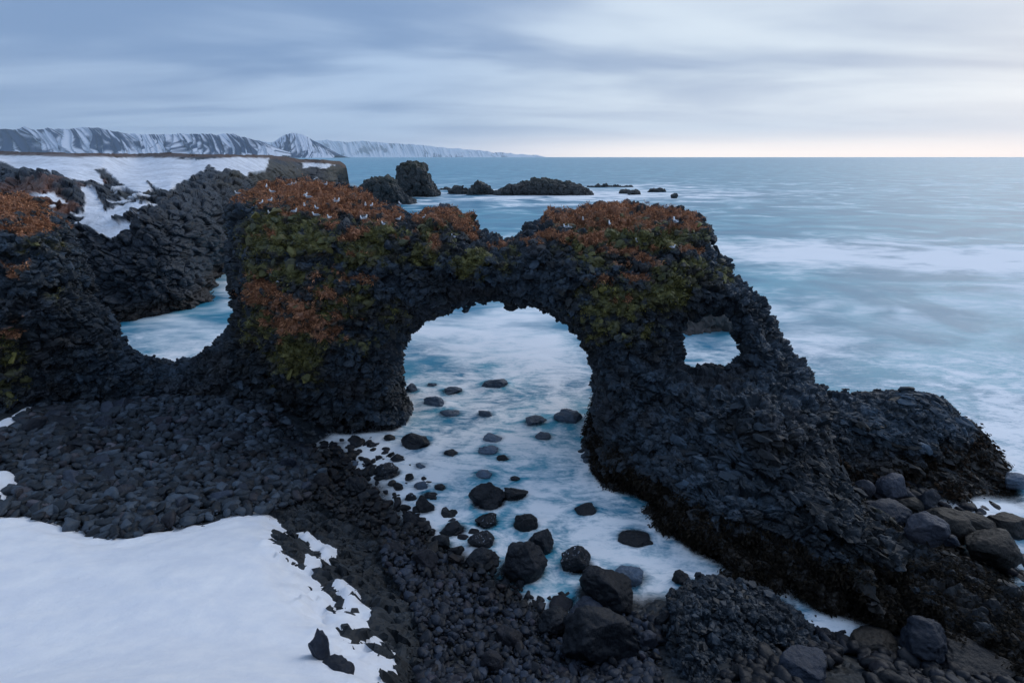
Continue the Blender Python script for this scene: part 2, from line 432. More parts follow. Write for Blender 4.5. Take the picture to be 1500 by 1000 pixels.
FR_A = [(-300, 300, 24), (-300, 600, 20), (-100, 290, 25), (-100, 620, 19.5), (0, 290, 25), (0, 340, 22.6), (0, 450, 21.6), (0, 590, 21.0), (0, 640, 20.6), (60, 300, 25), (80, 380, 23.0), (80, 480, 22.4), (80, 590, 22.2),
        (130, 400, 24.3), (150, 480, 23.8), (150, 590, 23.2), (200, 520, 24.6), (200, 600, 23.8), (265, 535, 26.0), (265, 600, 24.6), (330, 520, 25.6), (330, 600, 24.8), (265, 640, 24.2), (100, 640, 22.2),
        (340, 300, 27.5), (345, 400, 25.5), (350, 480, 25.0), (400, 270, 29.0), (450, 268, 29.5), (520, 282, 28.5), (400, 300, 26.2), (460, 300, 26.6), (540, 305, 26.4), (400, 330, 24.6), (480, 335, 24.6), (560, 335, 24.8), (620, 325, 25.4),
        (420, 400, 23.6), (500, 400, 23.8), (560, 400, 24.2), (430, 470, 23.2), (520, 480, 23.9), (580, 480, 24.8), (440, 540, 23.8), (520, 560, 24.2), (590, 560, 24.9), (450, 620, 24.3), (400, 600, 24.6), (520, 640, 24.2), (600, 632, 24.5), (600, 680, 24.4), (450, 680, 24.0),
        (660, 310, 26.5), (660, 360, 24.8), (720, 350, 25.2), (720, 390, 24.4), (720, 430, 24.6), (770, 340, 25), (800, 380, 24.0),
        (860, 305, 27), (950, 302, 27.3), (1010, 310, 26.8), (860, 340, 24.8), (950, 340, 24.4), (1030, 350, 24.4), (880, 400, 23.2), (960, 400, 22.9), (1050, 410, 23.4), (900, 460, 22.7), (980, 450, 22.5), (1090, 440, 23.2),
        (880, 520, 22.3), (960, 520, 21.8), (1040, 455, 22.9), (1040, 545, 21.8), (1120, 470, 22.7), (1110, 540, 21.7), (1180, 550, 21.0), (880, 600, 21.6), (960, 600, 20.7), (1040, 600, 'z', 3.9), (1120, 600, 'z', 4.2), (1200, 620, 'z', 3.9),
        (870, 660, 20.9), (960, 680, 'z', 1.7), (1060, 680, 'z', 2.7), (1150, 680, 'z', 3.1), (1228, 700, 'z', 2.8),
        (850, 695, 'z', 0), (892, 718, 'z', 0), (950, 730, 'z', 0), (962, 782, 'z', 0), (1020, 812, 'z', 0), (1080, 842, 'z', 0), (1200, 896, 'z', 0), (1340, 948, 'z', 0), (1500, 1018, 'z', 0),
        (1000, 750, 'z', 1.1), (1100, 750, 'z', 2.1), (1100, 800, 'z', .8), (1200, 770, 'z', 2.1), (1200, 830, 'z', 1.1), (1300, 775, 'z', 2.1), (1300, 850, 'z', 1.2), (1300, 900, 'z', .55), (1400, 818, 'z', 1.9), (1400, 880, 'z', 1.2), (1400, 940, 'z', .5), (1500, 868, 'z', 1.7), (1500, 940, 'z', .9), (1600, 925, 'z', 1.4),
        (850, 745, 'z', -1.3), (900, 768, 'z', -1.2), (955, 790, 'z', -1.2), (1000, 835, 'z', -1.2), (1080, 885, 'z', -1.2), (1200, 935, 'z', -1.2), (1400, 1015, 'z', -1.2), (850, 800, 'z', -2.6), (940, 890, 'z', -3.2), (1080, 1000, 'z', -3.4), (1300, 1100, 'z', -3.4), (1500, 1220, 'z', -3.4), (600, 760, 24.0), (420, 740, 23.4), (0, 710, 19.8)]
TH_A = [(-200, 400, 9), (0, 400, 8), (100, 480, 5), (265, 560, 3.6), (340, 400, 7), (450, 350, 8), (560, 400, 6.5), (500, 600, 8), (660, 350, 5), (725, 390, 3.4), (800, 380, 4.5), (950, 380, 6.5), (950, 600, 7), (1060, 500, 3.2), (1130, 480, 2.8),
        (1150, 600, 4), (1000, 780, 6), (1300, 800, 2.2), (1300, 870, 3), (1450, 860, 2.2), (1600, 950, 2.5), (270, 640, 5)]
WIN = [(1008, 470), (1030, 463), (1055, 460), (1068, 470), (1072, 490), (1082, 505), (1080, 520), (1069, 527), (1062, 536), (1030, 533), (1012, 536), (1003, 520), (1000, 505), (1002, 488)]
A = Massif(OUT_A, FR_A, TH_A, 1.5)
A.sd = np.minimum(A.sd, -poly_sd(WIN).astype(np.float32))

# soft pixel-space paint for what grows where (converted once to vertex colours of the real surface)
def blobs(px, py, L):
    r = np.zeros_like(px)
    for cx, cy_, rx, ry, a in L:
        r = np.maximum(r, a * np.exp(-(((px - cx) / rx) ** 2 + ((py - cy_) / ry) ** 2)))
    return r
GRASS = [(440, 455, 70, 38, .95), (385, 425, 40, 26, .8), (860, 325, 60, 12, .8), (930, 322, 70, 14, .7), (1010, 330, 30, 14, .7), (520, 340, 60, 10, .6), (610, 350, 16, 16, .6), (430, 282, 90, 20, 1), (505, 290, 70, 22, 1), (380, 290, 45, 14, .9), (560, 315, 40, 14, .6), (470, 312, 80, 12, .6), (430, 470, 55, 28, 1), (395, 440, 35, 22, .9), (470, 490, 30, 22, .8), (500, 410, 45, 12, .65),
         (505, 372, 40, 8, .5), (660, 315, 42, 14, 1), (690, 335, 20, 12, .8), (645, 345, 14, 22, .6), (720, 360, 20, 8, .5), (880, 305, 90, 12, 1), (980, 312, 60, 10, .95), (830, 318, 50, 10, .85), (850, 345, 50, 10, .75), (770, 362, 24, 8, .7),
         (800, 345, 30, 8, .7), (920, 365, 60, 7, .8), (960, 335, 50, 8, .55), (900, 410, 45, 8, .85), (950, 385, 50, 7, .6), (1010, 370, 30, 6, .5), (920, 430, 30, 8, .5),
         (15, 300, 65, 18, 1), (30, 330, 60, 14, .75), (20, 395, 40, 14, .6), (15, 500, 30, 20, .7), (30, 470, 24, 12, .5), (-100, 300, 90, 25, 1), (395, 340, 26, 8, .45)]
GREEN = [(400, 345, 50, 36, .9), (470, 350, 50, 30, .8), (540, 365, 60, 32, .75), (370, 395, 26, 26, .6), (430, 520, 42, 40, 1), (380, 470, 28, 40, .8), (500, 440, 60, 30, .7), (430, 400, 60, 24, .6), (570, 460, 40, 30, .5),
         (630, 370, 40, 30, .65), (695, 385, 22, 16, 1), (640, 335, 30, 18, .6), (690, 310, 16, 10, .8), (740, 380, 20, 20, .4), (880, 340, 60, 24, .8), (960, 350, 70, 24, .8), (870, 370, 60, 26, .6), (900, 440, 70, 28, .9), (980, 430, 36, 28, .95),
         (1000, 400, 40, 20, .7), (1050, 400, 30, 18, .55), (880, 480, 50, 26, .6), (930, 490, 40, 20, .5), (10, 530, 26, 60, .6), (60, 370, 50, 50, .25), (90, 420, 40, 50, .2), (560, 340, 50, 16, .6), (520, 500, 40, 30, .4)]
def paint_arch(V, N, shade, crack):
    px, py, d = proj(V[:, 0], V[:, 1], V[:, 2])
    px = px + 26 * fbm(V[:, 0] * .8, V[:, 1] * .8, V[:, 2] * .8, 3); py = py + 18 * fbm(V[:, 0] * .8 + 9, V[:, 1] * .8, V[:, 2] * .8, 3)
    n1 = fbm(V[:, 0] * 2.1, V[:, 1] * 2.1, V[:, 2] * 3.2, 4, .6); n2 = fbm(V[:, 0] * 2.6 + 20, V[:, 1] * 2.6, V[:, 2] * 3.6, 4, .6)
    g = sstep(blobs(px, py, GRASS) * 1.15 + n1 * 1.35 + .30 * (N[:, 2] - .3), .60, .80)
    m = sstep(blobs(px, py, GREEN) * 1.15 + n2 * 1.2 + .1 * N[:, 2], .42, .85)
    g = g * sstep(blobs(px, py, GRASS), .08, .3); m = m * sstep(blobs(px, py, GREEN), .05, .25)
    rock = (np.stack([.0165 * shade ** 1.6, .0275 * shade ** 1.6, .0410 * shade ** 1.6], 1) * (.55 + .9 * sstep(fbm(V[:, 0] * .28 + V[:, 2] * .2, V[:, 1] * .28, V[:, 2] * .75 + V[:, 0] * .25, 3, .6), -.45, .45))[:, None])
    br = sstep(fbm(V[:, 0] * .5, V[:, 1] * .5, V[:, 2] * .9 + 5, 3), .1, .5)[:, None]
    rock = rock * (1 - br * .5) + br * .5 * np.stack([.020 * shade, .018 * shade, .021 * shade], 1)
    k = vnoise(V[:, 0] * 6, V[:, 1] * 6, V[:, 2] * 6)[:, None] * .5 + .5
    k2 = (fbm(V[:, 0] * 1.1 + 5, V[:, 1] * 1.1, V[:, 2] * 1.1, 2) * .5 + .5)[:, None]
    green = np.array([.030, .040, .018]) * (1 - k) + np.array([.17, .155, .045]) * k
    green = green * (.55 + .9 * k2)
    orange = np.array([.12, .050, .028]) * (1 - k) + np.array([.46, .205, .110]) * k
    orange = orange * (.55 + .8 * k2)
    halo = (.75 * sstep(np.maximum(blobs(px, py, GREEN), blobs(px, py, GRASS)) * 1.1 + n1 * .9, .15, .75))[:, None]
    rock = rock * (1 - halo) + halo * np.array([.040, .034, .022]) * (.5 + .9 * k) * shade[:, None]
    col = rock * (1 - m[:, None]) + green * m[:, None]
    col = col * (1 - g[:, None]) + orange * g[:, None]
    wd = sstep(-V[:, 2] + .7 * n1, -1.9, -.7) * (1 - m) * (1 - g) * sstep(V[:, 0], 2, 6)
    weed = np.array([.020, .014, .009]) * (.6 + .9 * k)
    col = col * (1 - .8 * wd[:, None]) + weed * .8 * wd[:, None]
    # guano and snow crumbs
    sn = ((vnoise(V[:, 0] * 2.3 + 3, V[:, 1] * 2.3, V[:, 2] * 2.3) > .80) & (N[:, 2] > .55) & (V[:, 2] < 9) & (V[:, 2] > 2))[:, None]
    wet = sstep(-V[:, 2], -1.0, -.1) * .6
    return np.concatenate([col, wet[:, None]], 1), g, m, wd

V, Q = A.build((-34, 8.0, -1.6), (27, 36.5, 14.6), .135)
Vk = V[Q].mean(1)
V, Q = compact(V, Q, Vk[:, 2] > -1.1)
V, Q = subdiv(V, Q)
print('arch verts', len(V))
VA, NA, shA, crA = rockify(V, Q, .60, .30, (1, 1, 1.5))
colA, gA, mA, wA = paint_arch(VA, NA, shA, crA)
QA = Q
arch = link('rock_arch', mesh_from('rock_arch', VA, QA, M_rock, colA), label='dark basalt ridge with one big round arch and a small window, orange grass on top', cat='rock arch')

# ---- headland behind the right foot
OUT_B = [(1120, 620), (1150, 560), (1200, 575), (1235, 572), (1250, 573), (1275, 570), (1300, 572), (1325, 568), (1352, 570), (1378, 580), (1400, 590), (1400, 600), (1422, 612), (1446, 640), (1464, 664), (1486, 692), (1508, 708), (1545, 735),
         (1580, 860), (1400, 860), (1330, 850), (1250, 820), (1150, 780)]
FR_B = [(1150, 600, 21.5), (1250, 580, 21.8), (1340, 575, 22.0), (1400, 600, 21.6), (1240, 640, 20.2), (1340, 640, 20.6), (1430, 660, 20.6), (1250, 690, 19.3), (1340, 690, 19.5), (1280, 712, 'z', .3), (1400, 735, 'z', .1), (1500, 745, 'z', 0), (1440, 700, 19.6), (1500, 715, 18.9), (1560, 745, 'z', .1), (1560, 800, 'z', -1.3),
        (1300, 760, 'z', -1.2), (1500, 785, 'z', -1.2), (1400, 780, 'z', -1.2)]
B = Massif(OUT_B, FR_B, [(1200, 600, 3.5), (1340, 600, 4), (1450, 680, 3), (1340, 700, 5)], 1.3)
V, Q = B.build((9, 16.0, -1.6), (25, 28, 6.5), .12)
V, Q = compact(V, Q, V[Q].mean(1)[:, 2] > -1.1)
V, Q = subdiv(V, Q)
VB, NB, shB, crB = rockify(V, Q, .46, .22, (1, 1, 1.5), 4.)
colB, gB, mB, wB = paint_arch(VB, NB, shB, crB)
head = link('basalt_hump', mesh_from('basalt_hump', VB, Q, M_rock, colB), label='low dark basalt hump behind the right foot of the arch, sloping down into the sea', cat='rock')
QB = Q

# ---- dark rock in the lower right corner
OUT_C = [(962, 1250), (955, 1050), (962, 960), (968, 905), (978, 872), (1000, 852), (1030, 840), (1060, 838), (1095, 846), (1130, 862), (1165, 888), (1200, 918), (1232, 935), (1262, 960), (1300, 985), (1345, 1012), (1450, 1100), (1500, 1250)]
FR_C = [(960, 960, 10.2), (1000, 860, 11.9), (1060, 845, 12.2), (1130, 870, 12.0), (1200, 920, 11.4), (1290, 980, 10.6), (1060, 900, 10.9), (1150, 940, 10.4), (1060, 1000, 9.3), (1200, 1000, 9.6), (1300, 1010, 9.9), (1100, 1150, 7.4), (1300, 1150, 8.2), (1000, 1100, 8.2)]
C_ = Massif(OUT_C, FR_C, [(1000, 900, 2.6), (1150, 950, 2.8), (1200, 1100, 3.5), (1000, 1100, 3.5)], .9)
V, Q = C_.build((1.5, 5.5, -1.4), (12, 16, 5.5), .075, ((.40, .7), (.22, 1.9)))
V, Q = compact(V, Q, V[Q].mean(1)[:, 2] > -.9)
V, Q = subdiv(V, Q)
VC, NC, shC, crC = rockify(V, Q, .36, .17, (1, 1, 1.2), 8.)
colC = np.stack([.0115 * shC ** 1.3, .0195 * shC ** 1.3, .030 * shC ** 1.3, .25 + 0 * shC], 1)
QC = Q
fore = link('foreground_crag', mesh_from('foreground_crag', VC, Q, M_rock, colC), label='rough blue black crag in the lower right corner of the photo, nearest to the viewer', cat='rock')

# ------------------------------------------------------------------ ground: beach, rock slope, sea bed
gc = [(0, 620, 3.2), (100, 600, 2.6), (250, 590, 2.2), (400, 600, 1.6), (0, 700, 3.4), (150, 690, 2.5), (300, 690, 1.9), (400, 660, .9), (425, 640, .45), (0, 760, 3.7), (150, 780, 3.2), (300, 760, 2.4), (390, 745, 2.0),
      (430, 690, .75), (445, 660, .12), (520, 735, .25), (480, 700, .25), (560, 770, .3), (600, 800, .45), (690, 850, .25), (740, 885, .15), (800, 900, .1), (880, 900, .1), (960, 890, .1),
      (470, 800, 1.9), (420, 800, 2.9), (450, 880, 3.4), (520, 880, 2.6), (560, 850, 1.5), (520, 950, 3.8), (600, 900, 2.0), (600, 980, 3.0), (680, 920, 1.3), (700, 1000, 1.8), (800, 950, .8), (850, 1000, 1.2), (940, 960, .7), (950, 1000, 1.2),
      (100, 830, 3.8), (250, 850, 3.8), (100, 950, 4.6), (300, 950, 4.4), (420, 960, 4.2), (0, 1000, 5.0), (-200, 800, 4.4), (-200, 1000, 5.2), (-200, 650, 4.0),
      (520, 640, -.15), (470, 650, 0.0), (580, 690, -.3), (560, 640, -.5), (640, 760, -.3), (620, 700, -.5), (700, 760, -.6), (760, 850, -.4), (850, 850, -.5), (850, 800, -.9), (950, 830, -.7), (700, 600, -1.6), (800, 700, -1.4), (1050, 850, -.8),
      (1250, 920, -.6), (1400, 980, -.2), (1330, 740, .1), (1450, 800, -.2), (1500, 730, -.8), (1250, 720, .5), (1400, 760, -.1), (1380, 735, .0), (1500, 800, -.4)]
gp = []; gv = []
for a, b, z in gc:
    x, y, _ = at_z(a, b, z); gp.append((float(x), float(y))); gv.append(z)
for x, y, z in [(-30, 2, 9), (-15, 2, 9.5), (-5, 1.5, 10.5), (3, 1.5, 10.5), (12, 1, 9), (22, 1, 6), (0, 4.5, 6.6), (-8, 4, 7.4), (8, 4, 6), (-34, 10, 8), (25, 8, -.5), (28, 14, -1), (-30, 26, 2), (-20, 30, -1), (-10, 32, -2.2), (0, 32, -2.6), (10, 32, -2.6), (24, 30, -2.6),
                (-10, -6, 11.4), (10, -6, 11.4), (0, -1, 11.9), (-34, -6, 11), (28, -6, 8)]:
    gp.append((x, y)); gv.append(z)
GH = Rbf(gp, gv, 10.)
def ground_base(x, y): return GH(x, y) + .10 * vnoise(x * .7, y * .7, 0 * x) + .05 * vnoise(x * 2.1, y * 2.1, 0 * x)
hx = np.arange(-36, 30.01, .11); hy = np.concatenate([np.arange(-6, 5, .5), np.arange(5, 33, .11)])
HX, HY = np.meshgrid(hx, hy, indexing='ij')
HZ = ground_base(HX, HY)
gpx, gpy, gd = proj(HX, HY, HZ)
SLOPE = [(395, 750), (430, 700), (500, 745), (560, 800), (640, 850), (620, 900), (690, 960), (720, 1100), (300, 1200), (400, 900), (385, 800)]
slope_sd = poly_sd(SLOPE, gpx, gpy)
sl = sstep(slope_sd, -14, 14)
PV = np.stack([HX, HY, HZ * 1.0], -1).reshape(-1, 3)
f1, f2, r, bv = voronoi(PV * np.array((2.6, 2.6, 2.6)) + 31.)
blk = ((r[:, 6] - .5) * .9 + ((r[:, 3:6] - .5) * bv).sum(1) * 1.6 - .6 * np.exp(-(f2 - f1) * 8)).reshape(HX.shape)
shg = (.55 + .9 * r[:, 7]).reshape(HX.shape)
big = fbm(HX * .55 + 3, HY * .55, 0 * HX, 3).reshape(HX.shape)
HZ2 = HZ + blk * (.06 + .22 * sl) + sl * .35 * big
gcol = np.stack([.0120 * shg, .0180 * shg, .025 * shg], -1)
seaw = np.clip(sstep(-HZ, -.1, .5), 0, 1)[..., None]
gcol = gcol * (1 - seaw * .3)
def grid_quads(nx, ny):
    i = np.arange(nx * ny).reshape(nx, ny)
    return np.stack([i[:-1, :-1], i[1:, :-1], i[1:, 1:], i[:-1, 1:]], -1).reshape(-1, 4)
nxg, nyg = HX.shape
GVv = np.stack([HX, HY, HZ2], -1).reshape(-1, 3)
gq = grid_quads(nxg, nyg)
wetg = sstep(-HZ, -1.0, .0).reshape(-1) * .6
ground = link('ground', mesh_from('ground', GVv, gq, M_rock, np.concatenate([gcol.reshape(-1, 3), wetg[:, None]], 1)), kind='structure')
def ground_z(x, y):
    i = np.clip((np.asarray(x) - hx[0]) / .11, 0, nxg - 2).astype(int); y = np.asarray(y, float)
    n0 = 22; j = np.where(y < 5, (y + 6) / .5, n0 + (y - 5) / .11); j = np.clip(j, 0, nyg - 2).astype(int)
    return HZ2[i, j], HZ[i, j]

# ------------------------------------------------------------------ snow lying on the shore
SN = [(-400, 740), (-100, 745), (0, 754), (60, 763), (120, 784), (160, 793), (215, 785), (265, 776), (300, 768), (330, 757), (365, 753), (392, 757), (403, 775), (400, 790), (418, 810), (430, 838), (452, 855), (455, 880), (470, 905), (500, 905), (520, 900),
      (530, 912), (500, 925), (495, 935), (515, 955), (540, 945), (560, 960), (572, 972), (545, 985), (540, 1010), (560, 1100), (-400, 1200)]
SN_SMALL = [[(0, 693), (14, 692), (28, 702), (25, 716), (10, 722), (14, 738), (0, 742), (-60, 740), (-60, 690)], [(0, 618), (22, 606), (40, 594), (58, 596), (40, 608), (30, 622), (15, 628), (-40, 630)],
            [(440, 778), (450, 780), (462, 792), (478, 797), (491, 806), (488, 813), (475, 812), (466, 800), (452, 795)], [(446, 806), (458, 815), (462, 820), (452, 820)],
            [(462, 860), (480, 868), (478, 880), (466, 878)], [(492, 845), (500, 850), (522, 870), (512, 880), (498, 866)], [(505, 870), (530, 880), (540, 895), (515, 892)], [(520, 888), (545, 900), (535, 905)]]
ssd = poly_sd(SN, gpx, gpy)
for q in SN_SMALL: ssd = np.maximum(ssd, poly_sd(q, gpx, gpy) * 2.0)
m_px = gd / FPX
jag = fbm(HX * 2.2, HY * 2.2, 0 * HX, 4, .65)
th = np.clip(ssd * m_px, -1.2, 1.2)
thick = np.clip(th * .42 + .10 + jag * .13, -.3, .26) - .06
thick = np.where(HY < 6.5, .2, thick)
soft = GH(HX, HY) + .06 * fbm(HX * .5, HY * .5, 0 * HX, 2)
inn = sstep(th, .15, 1.0)
SZ = (HZ2 * (1 - inn) + (soft + .04) * inn) * 1.0
SZ = SZ * .6 + .4 * soft * 1.0 + thick * 1.0 + .02 * vnoise(HX * 3, HY * 3, 0 * HX)
SZ = np.where(th < -.5, -5, SZ)
SV = np.stack([HX, HY, SZ], -1).reshape(-1, 3)
okv = ((th > -.45) & (HX < 2)).reshape(-1)
sV, sQ = compact(SV, gq, okv[gq].all(1))
snow = link('snow_field', mesh_from('snow_field', sV, sQ, M_snow, smooth=True), kind='structure')

# ------------------------------------------------------------------ stones
def ico(sub):
    bm = bmesh.new(); bmesh.ops.create_icosphere(bm, subdivisions=sub, radius=1)
    V = np.array([v.co[:] for v in bm.verts]); F = np.array([[v.index for v in f.verts] for f in bm.faces]); bm.free()
    return V, F
ICO = {k: ico(k) for k in (1, 2, 3, 4, 5)}
def stone_shape(seed, sub=3, flat=.75, rough=.10, planes=9, off=(.62, .92)):
    r = np.random.default_rng(seed); V, F = ICO[sub]; V = V.copy()
    nn = r.normal(size=(planes, 3)); nn /= np.linalg.norm(nn, axis=1)[:, None]
    for n in nn:
        o = r.uniform(*off); d = V @ n - o; V -= np.maximum(d, 0)[:, None] * n * .92
    s = r.uniform(0, 30, 3)
    N = V / np.linalg.norm(V, axis=1)[:, None]
    if rough:
        V = V + N * (rough * fbm(V[:, 0] * 1.8 + s[0], V[:, 1] * 1.8 + s[1], V[:, 2] * 1.8 + s[2], 4, .6))[:, None]
    V /= np.abs(V).max(0); V[:, 2] *= flat
    return V, F
def hull_shape(seed, npts=11, box=(1, .85, .8)):
    r = np.random.default_rng(seed); bm = bmesh.new()
    for p in r.normal(size=(npts, 3)):
        p = p / np.linalg.norm(p) * r.uniform(.8, 1.1); p = np.clip(p, -.8, .8); bm.verts.new(p * np.array(box))
    g = bmesh.ops.convex_hull(bm, input=bm.verts)
    loose = [v for v in bm.verts if not v.link_faces]
    bmesh.ops.delete(bm, geom=loose, context='VERTS')
    bmesh.ops.triangulate(bm, faces=bm.faces); bm.verts.ensure_lookup_table(); bm.verts.index_update()
    V = np.array([v.co[:] for v in bm.verts]); F = np.array([[v.index for v in f.verts] for f in bm.faces]); bm.free()
    return V, F
def frames(N, r):
    """orthonormal frames (n,3,3) whose third axis is N, spun at random"""
    T = r.normal(size=N.shape); T -= (T * N).sum(1)[:, None] * N; T /= np.linalg.norm(T, axis=1)[:, None] + 1e-9
    return np.stack([T, np.cross(N, T), N], 2)
def scatter_mesh(name, temps, P, Fr, S, C, mat, r, smooth=False):
    """join copies of template shapes: P centres, Fr frames, S scales (n,3), C colours (n,4)"""
    Vs, Fs, Cs = [], [], []; off = 0; which = r.integers(0, len(temps), len(P))
    for k, (TV, TF) in enumerate(temps):
        i = np.where(which == k)[0]
        if not len(i): continue
        v = np.einsum('nij,nkj->nki', Fr[i], TV[None] * S[i][:, None, :]) + P[i][:, None]
        f = TF[None] + (np.arange(len(i)) * len(TV))[:, None, None] + off
        Vs.append(v.reshape(-1, 3)); Fs.append(f.reshape(-1, TF.shape[1])); Cs.append(np.repeat(C[i], len(TV), 0)); off += len(i) * len(TV)
    return mesh_from(name, np.concatenate(Vs), np.concatenate(Fs), mat, np.concatenate(Cs), smooth=smooth)

HULLS = [hull_shape(k, 13 + k % 5) for k in range(16)]
def cover_with_blocks(owner, V, N, Q, col, g, count, smin, smax, seed, bigs=300, along=None, keep=None, moss=None):
    r = np.random.default_rng(seed)
    c = V[Q].mean(1); n = N[Q[:, 0]]
    area = np.linalg.norm(np.cross(V[Q[:, 2]] - V[Q[:, 0]], V[Q[:, 3]] - V[Q[:, 1]]), axis=1)
    view = np.array((0, 0, CAMZ)) - c; dist = np.linalg.norm(view, axis=1); view /= dist[:, None]
    px, py, _ = proj(c[:, 0], c[:, 1], c[:, 2])
    ok = ((n * view).sum(1) > -.12) & (c[:, 2] > -.2) & (px > -60) & (px < 1560) & (py < 1060) & (g[Q[:, 0]] < .6)
    if keep is not None: ok &= keep(c)
    cl = sstep(fbm(c[:, 0] * .45, c[:, 1] * .45, c[:, 2] * .7 + seed, 3, .6), -.12, .30) * .96 + .04      # rubbly patches between solid faces
    if moss is not None: cl = np.maximum(cl, moss[Q[:, 0]] * .9)
    p = area * ok * cl / dist ** 1.0; p /= p.sum()
    i = r.choice(len(Q), count, p=p, replace=False)
    s = (smin + (smax - smin) * r.random(count) ** 3.2) * np.clip(dist[i] / 26, .4, 1.1)
    P = c[i] - n[i] * (s * .06)[:, None]; Fr = frames(n[i], r)
    fl = sstep(c[i][:, 0], 5, 8) * sstep(-c[i][:, 2], -6, -3.5) * (0 if owner is fore or owner is ground else 1)   # on the right flank the blocks follow the dipping strata
    T = np.array((.78, -.40, -.48)) + r.normal(0, .22, P.shape); T = T - (T * n[i]).sum(1)[:, None] * n[i]; T /= np.linalg.norm(T, axis=1)[:, None]
    F2 = np.stack([T, np.cross(n[i], T), n[i]], 2); sel = r.random(count) < fl; Fr[sel] = F2[sel]; stretch = 1 + .7 * sel
    if along is not None:   # lay the long axis along the strata
        T = np.broadcast_to(along, P.shape) + r.normal(0, .25, P.shape); T = T - (T * n[i]).sum(1)[:, None] * n[i]; T /= np.linalg.norm(T, axis=1)[:, None]
        Fr = np.stack([T, np.cross(n[i], T), n[i]], 2)
    S = np.stack([s * stretch * r.uniform(.85, 1.4, count), s * r.uniform(.7, 1, count), s * r.uniform(.6, 1.0, count)], 1) * .5
    Cc = col[Q[i, 0]] * np.concatenate([r.uniform(.65, 1.5, (count, 1)).repeat(3, 1), np.ones((count, 1))], 1)
    if moss is not None:     # every block wears its own amount of moss or lichen
        mm = moss[Q[i, 0]] * r.random(count) ** 1.3; tone = r.random((count, 1))
        mc = (np.array((.060, .080, .045)) * (1 - tone) + np.array((.31, .27, .07)) * tone) * r.uniform(.5, 1.1, (count, 1))
        Cc[:, :3] = Cc[:, :3] * (1 - mm[:, None]) * .8 + mc * mm[:, None]
    order = np.argsort(-s / dist[i]); bi = order[:bigs]; rest = order[bigs:]
    link('rock_rubble', scatter_mesh('rock_rubble', HULLS, P[rest], Fr[rest], S[rest], Cc[rest], M_rock, r), owner, kind='stuff')
    from mathutils import Matrix
    cache = {}
    for k in bi:
        t = int(r.integers(0, 8)); lum = Cc[k][:3]
        key = (t, round(float(lum[0]) * 50), round(float(lum[1]) * 50), round(float(lum[2]) * 40))
        if key not in cache:
            TV, TF = HULLS[t]
            cache[key] = mesh_from('rock_block', TV, TF, M_rock, np.tile(Cc[k], (len(TV), 1)))
        o = link('rock_block', cache[key], owner)
        M = np.eye(4); M[:3, :3] = Fr[k] * S[k][None, :]; M[:3, 3] = P[k]
        o.matrix_world = Matrix(M.tolist())
cover_with_blocks(arch, VA, NA, QA, colA, np.maximum(gA, wA * .85), 8500, .10, .70, 1, moss=mA)
cover_with_blocks(head, VB, NB, QB, colB, gB, 1500, .10, .55, 2, 120)
cover_with_blocks(fore, VC, NC, QC, colC, np.zeros(len(VC)), 1700, .08, .66, 3, 200)

# ---- grass tufts and leafy moss on the arch
def tufts(owner, V, N, Q, mask, count, seed, name, pal, size, spread, keepn=-.2, droop=.4, leaf=False):
    r = np.random.default_rng(seed); c = V[Q].mean(1); n = N[Q[:, 0]]; m = mask[Q[:, 0]]
    view = np.array((0, 0, CAMZ)) - c; dist = np.linalg.norm(view, axis=1); view /= dist[:, None]
    px, py, _ = proj(c[:, 0], c[:, 1], c[:, 2])
    ok = (m > .45) & ((n * view).sum(1) > -.2) & (n[:, 2] > keepn) & (px > -40) & (px < 1540)
    idx = np.where(ok)[0]
    if len(idx) == 0: return
    i = r.choice(idx, count, replace=True); nb = 9
    base = np.repeat(c[i], nb, 0) + r.normal(0, spread, (count * nb, 3)); nn = np.repeat(n[i], nb, 0)
    d = nn + r.normal(0, .55, nn.shape) + np.array((0, 0, .35)); d /= np.linalg.norm(d, axis=1)[:, None]
    L = size * r.uniform(.5, 1.3, (len(base), 1))
    side = np.cross(d, r.normal(size=d.shape)); side /= np.linalg.norm(side, axis=1)[:, None] + 1e-9
    wdt = L * (.45 if leaf else .13)
    a = base - side * wdt; b = base + side * wdt; mid = base + d * L * .6 + np.array((0, 0, -.05)) * droop
    tip = base + d * L + np.array((0, 0, -1)) * L * droop
    V4 = np.stack([a, b, mid + side * wdt * .8, tip, mid - side * wdt * .8], 1).reshape(-1, 3)
    k = np.arange(len(base)) * 5
    T = np.concatenate([np.stack([k, k + 1, k + 2], 1), np.stack([k, k + 2, k + 4], 1), np.stack([k + 4, k + 2, k + 3], 1)])
    cl = r.random((count, 1)); cc = np.array(pal[0]) * (1 - cl) + np.array(pal[1]) * cl
    cc = np.repeat(cc, nb, 0) * r.uniform(.6, 1.35, (len(base), 1)); cc = np.repeat(cc, 5, 0)
    link(name, mesh_from(name, V4, T, M_veg, cc), owner, kind='stuff')
tufts(arch, VA, NA, QA, gA, 15000, 5, 'dry_grass', ((.16, .065, .036), (.66, .32, .17)), .125, .06, -.3, .5)
tufts(arch, VA, NA, QA, mA * (1 - gA), 5000, 6, 'moss_and_leaves', ((.03, .036, .016), (.25, .22, .06)), .045, .08, -.6, .5, True)

tufts(arch, VA, NA, QA, wA, 12000, 7, 'seaweed', ((.008, .007, .006), (.022, .016, .010)), .10, .10, -1, 1.0, True)
tufts(head, VB, NB, QB, wB, 1200, 8, 'seaweed', ((.010, .008, .006), (.036, .022, .014)), .16, .09, -1, 1.0, True)

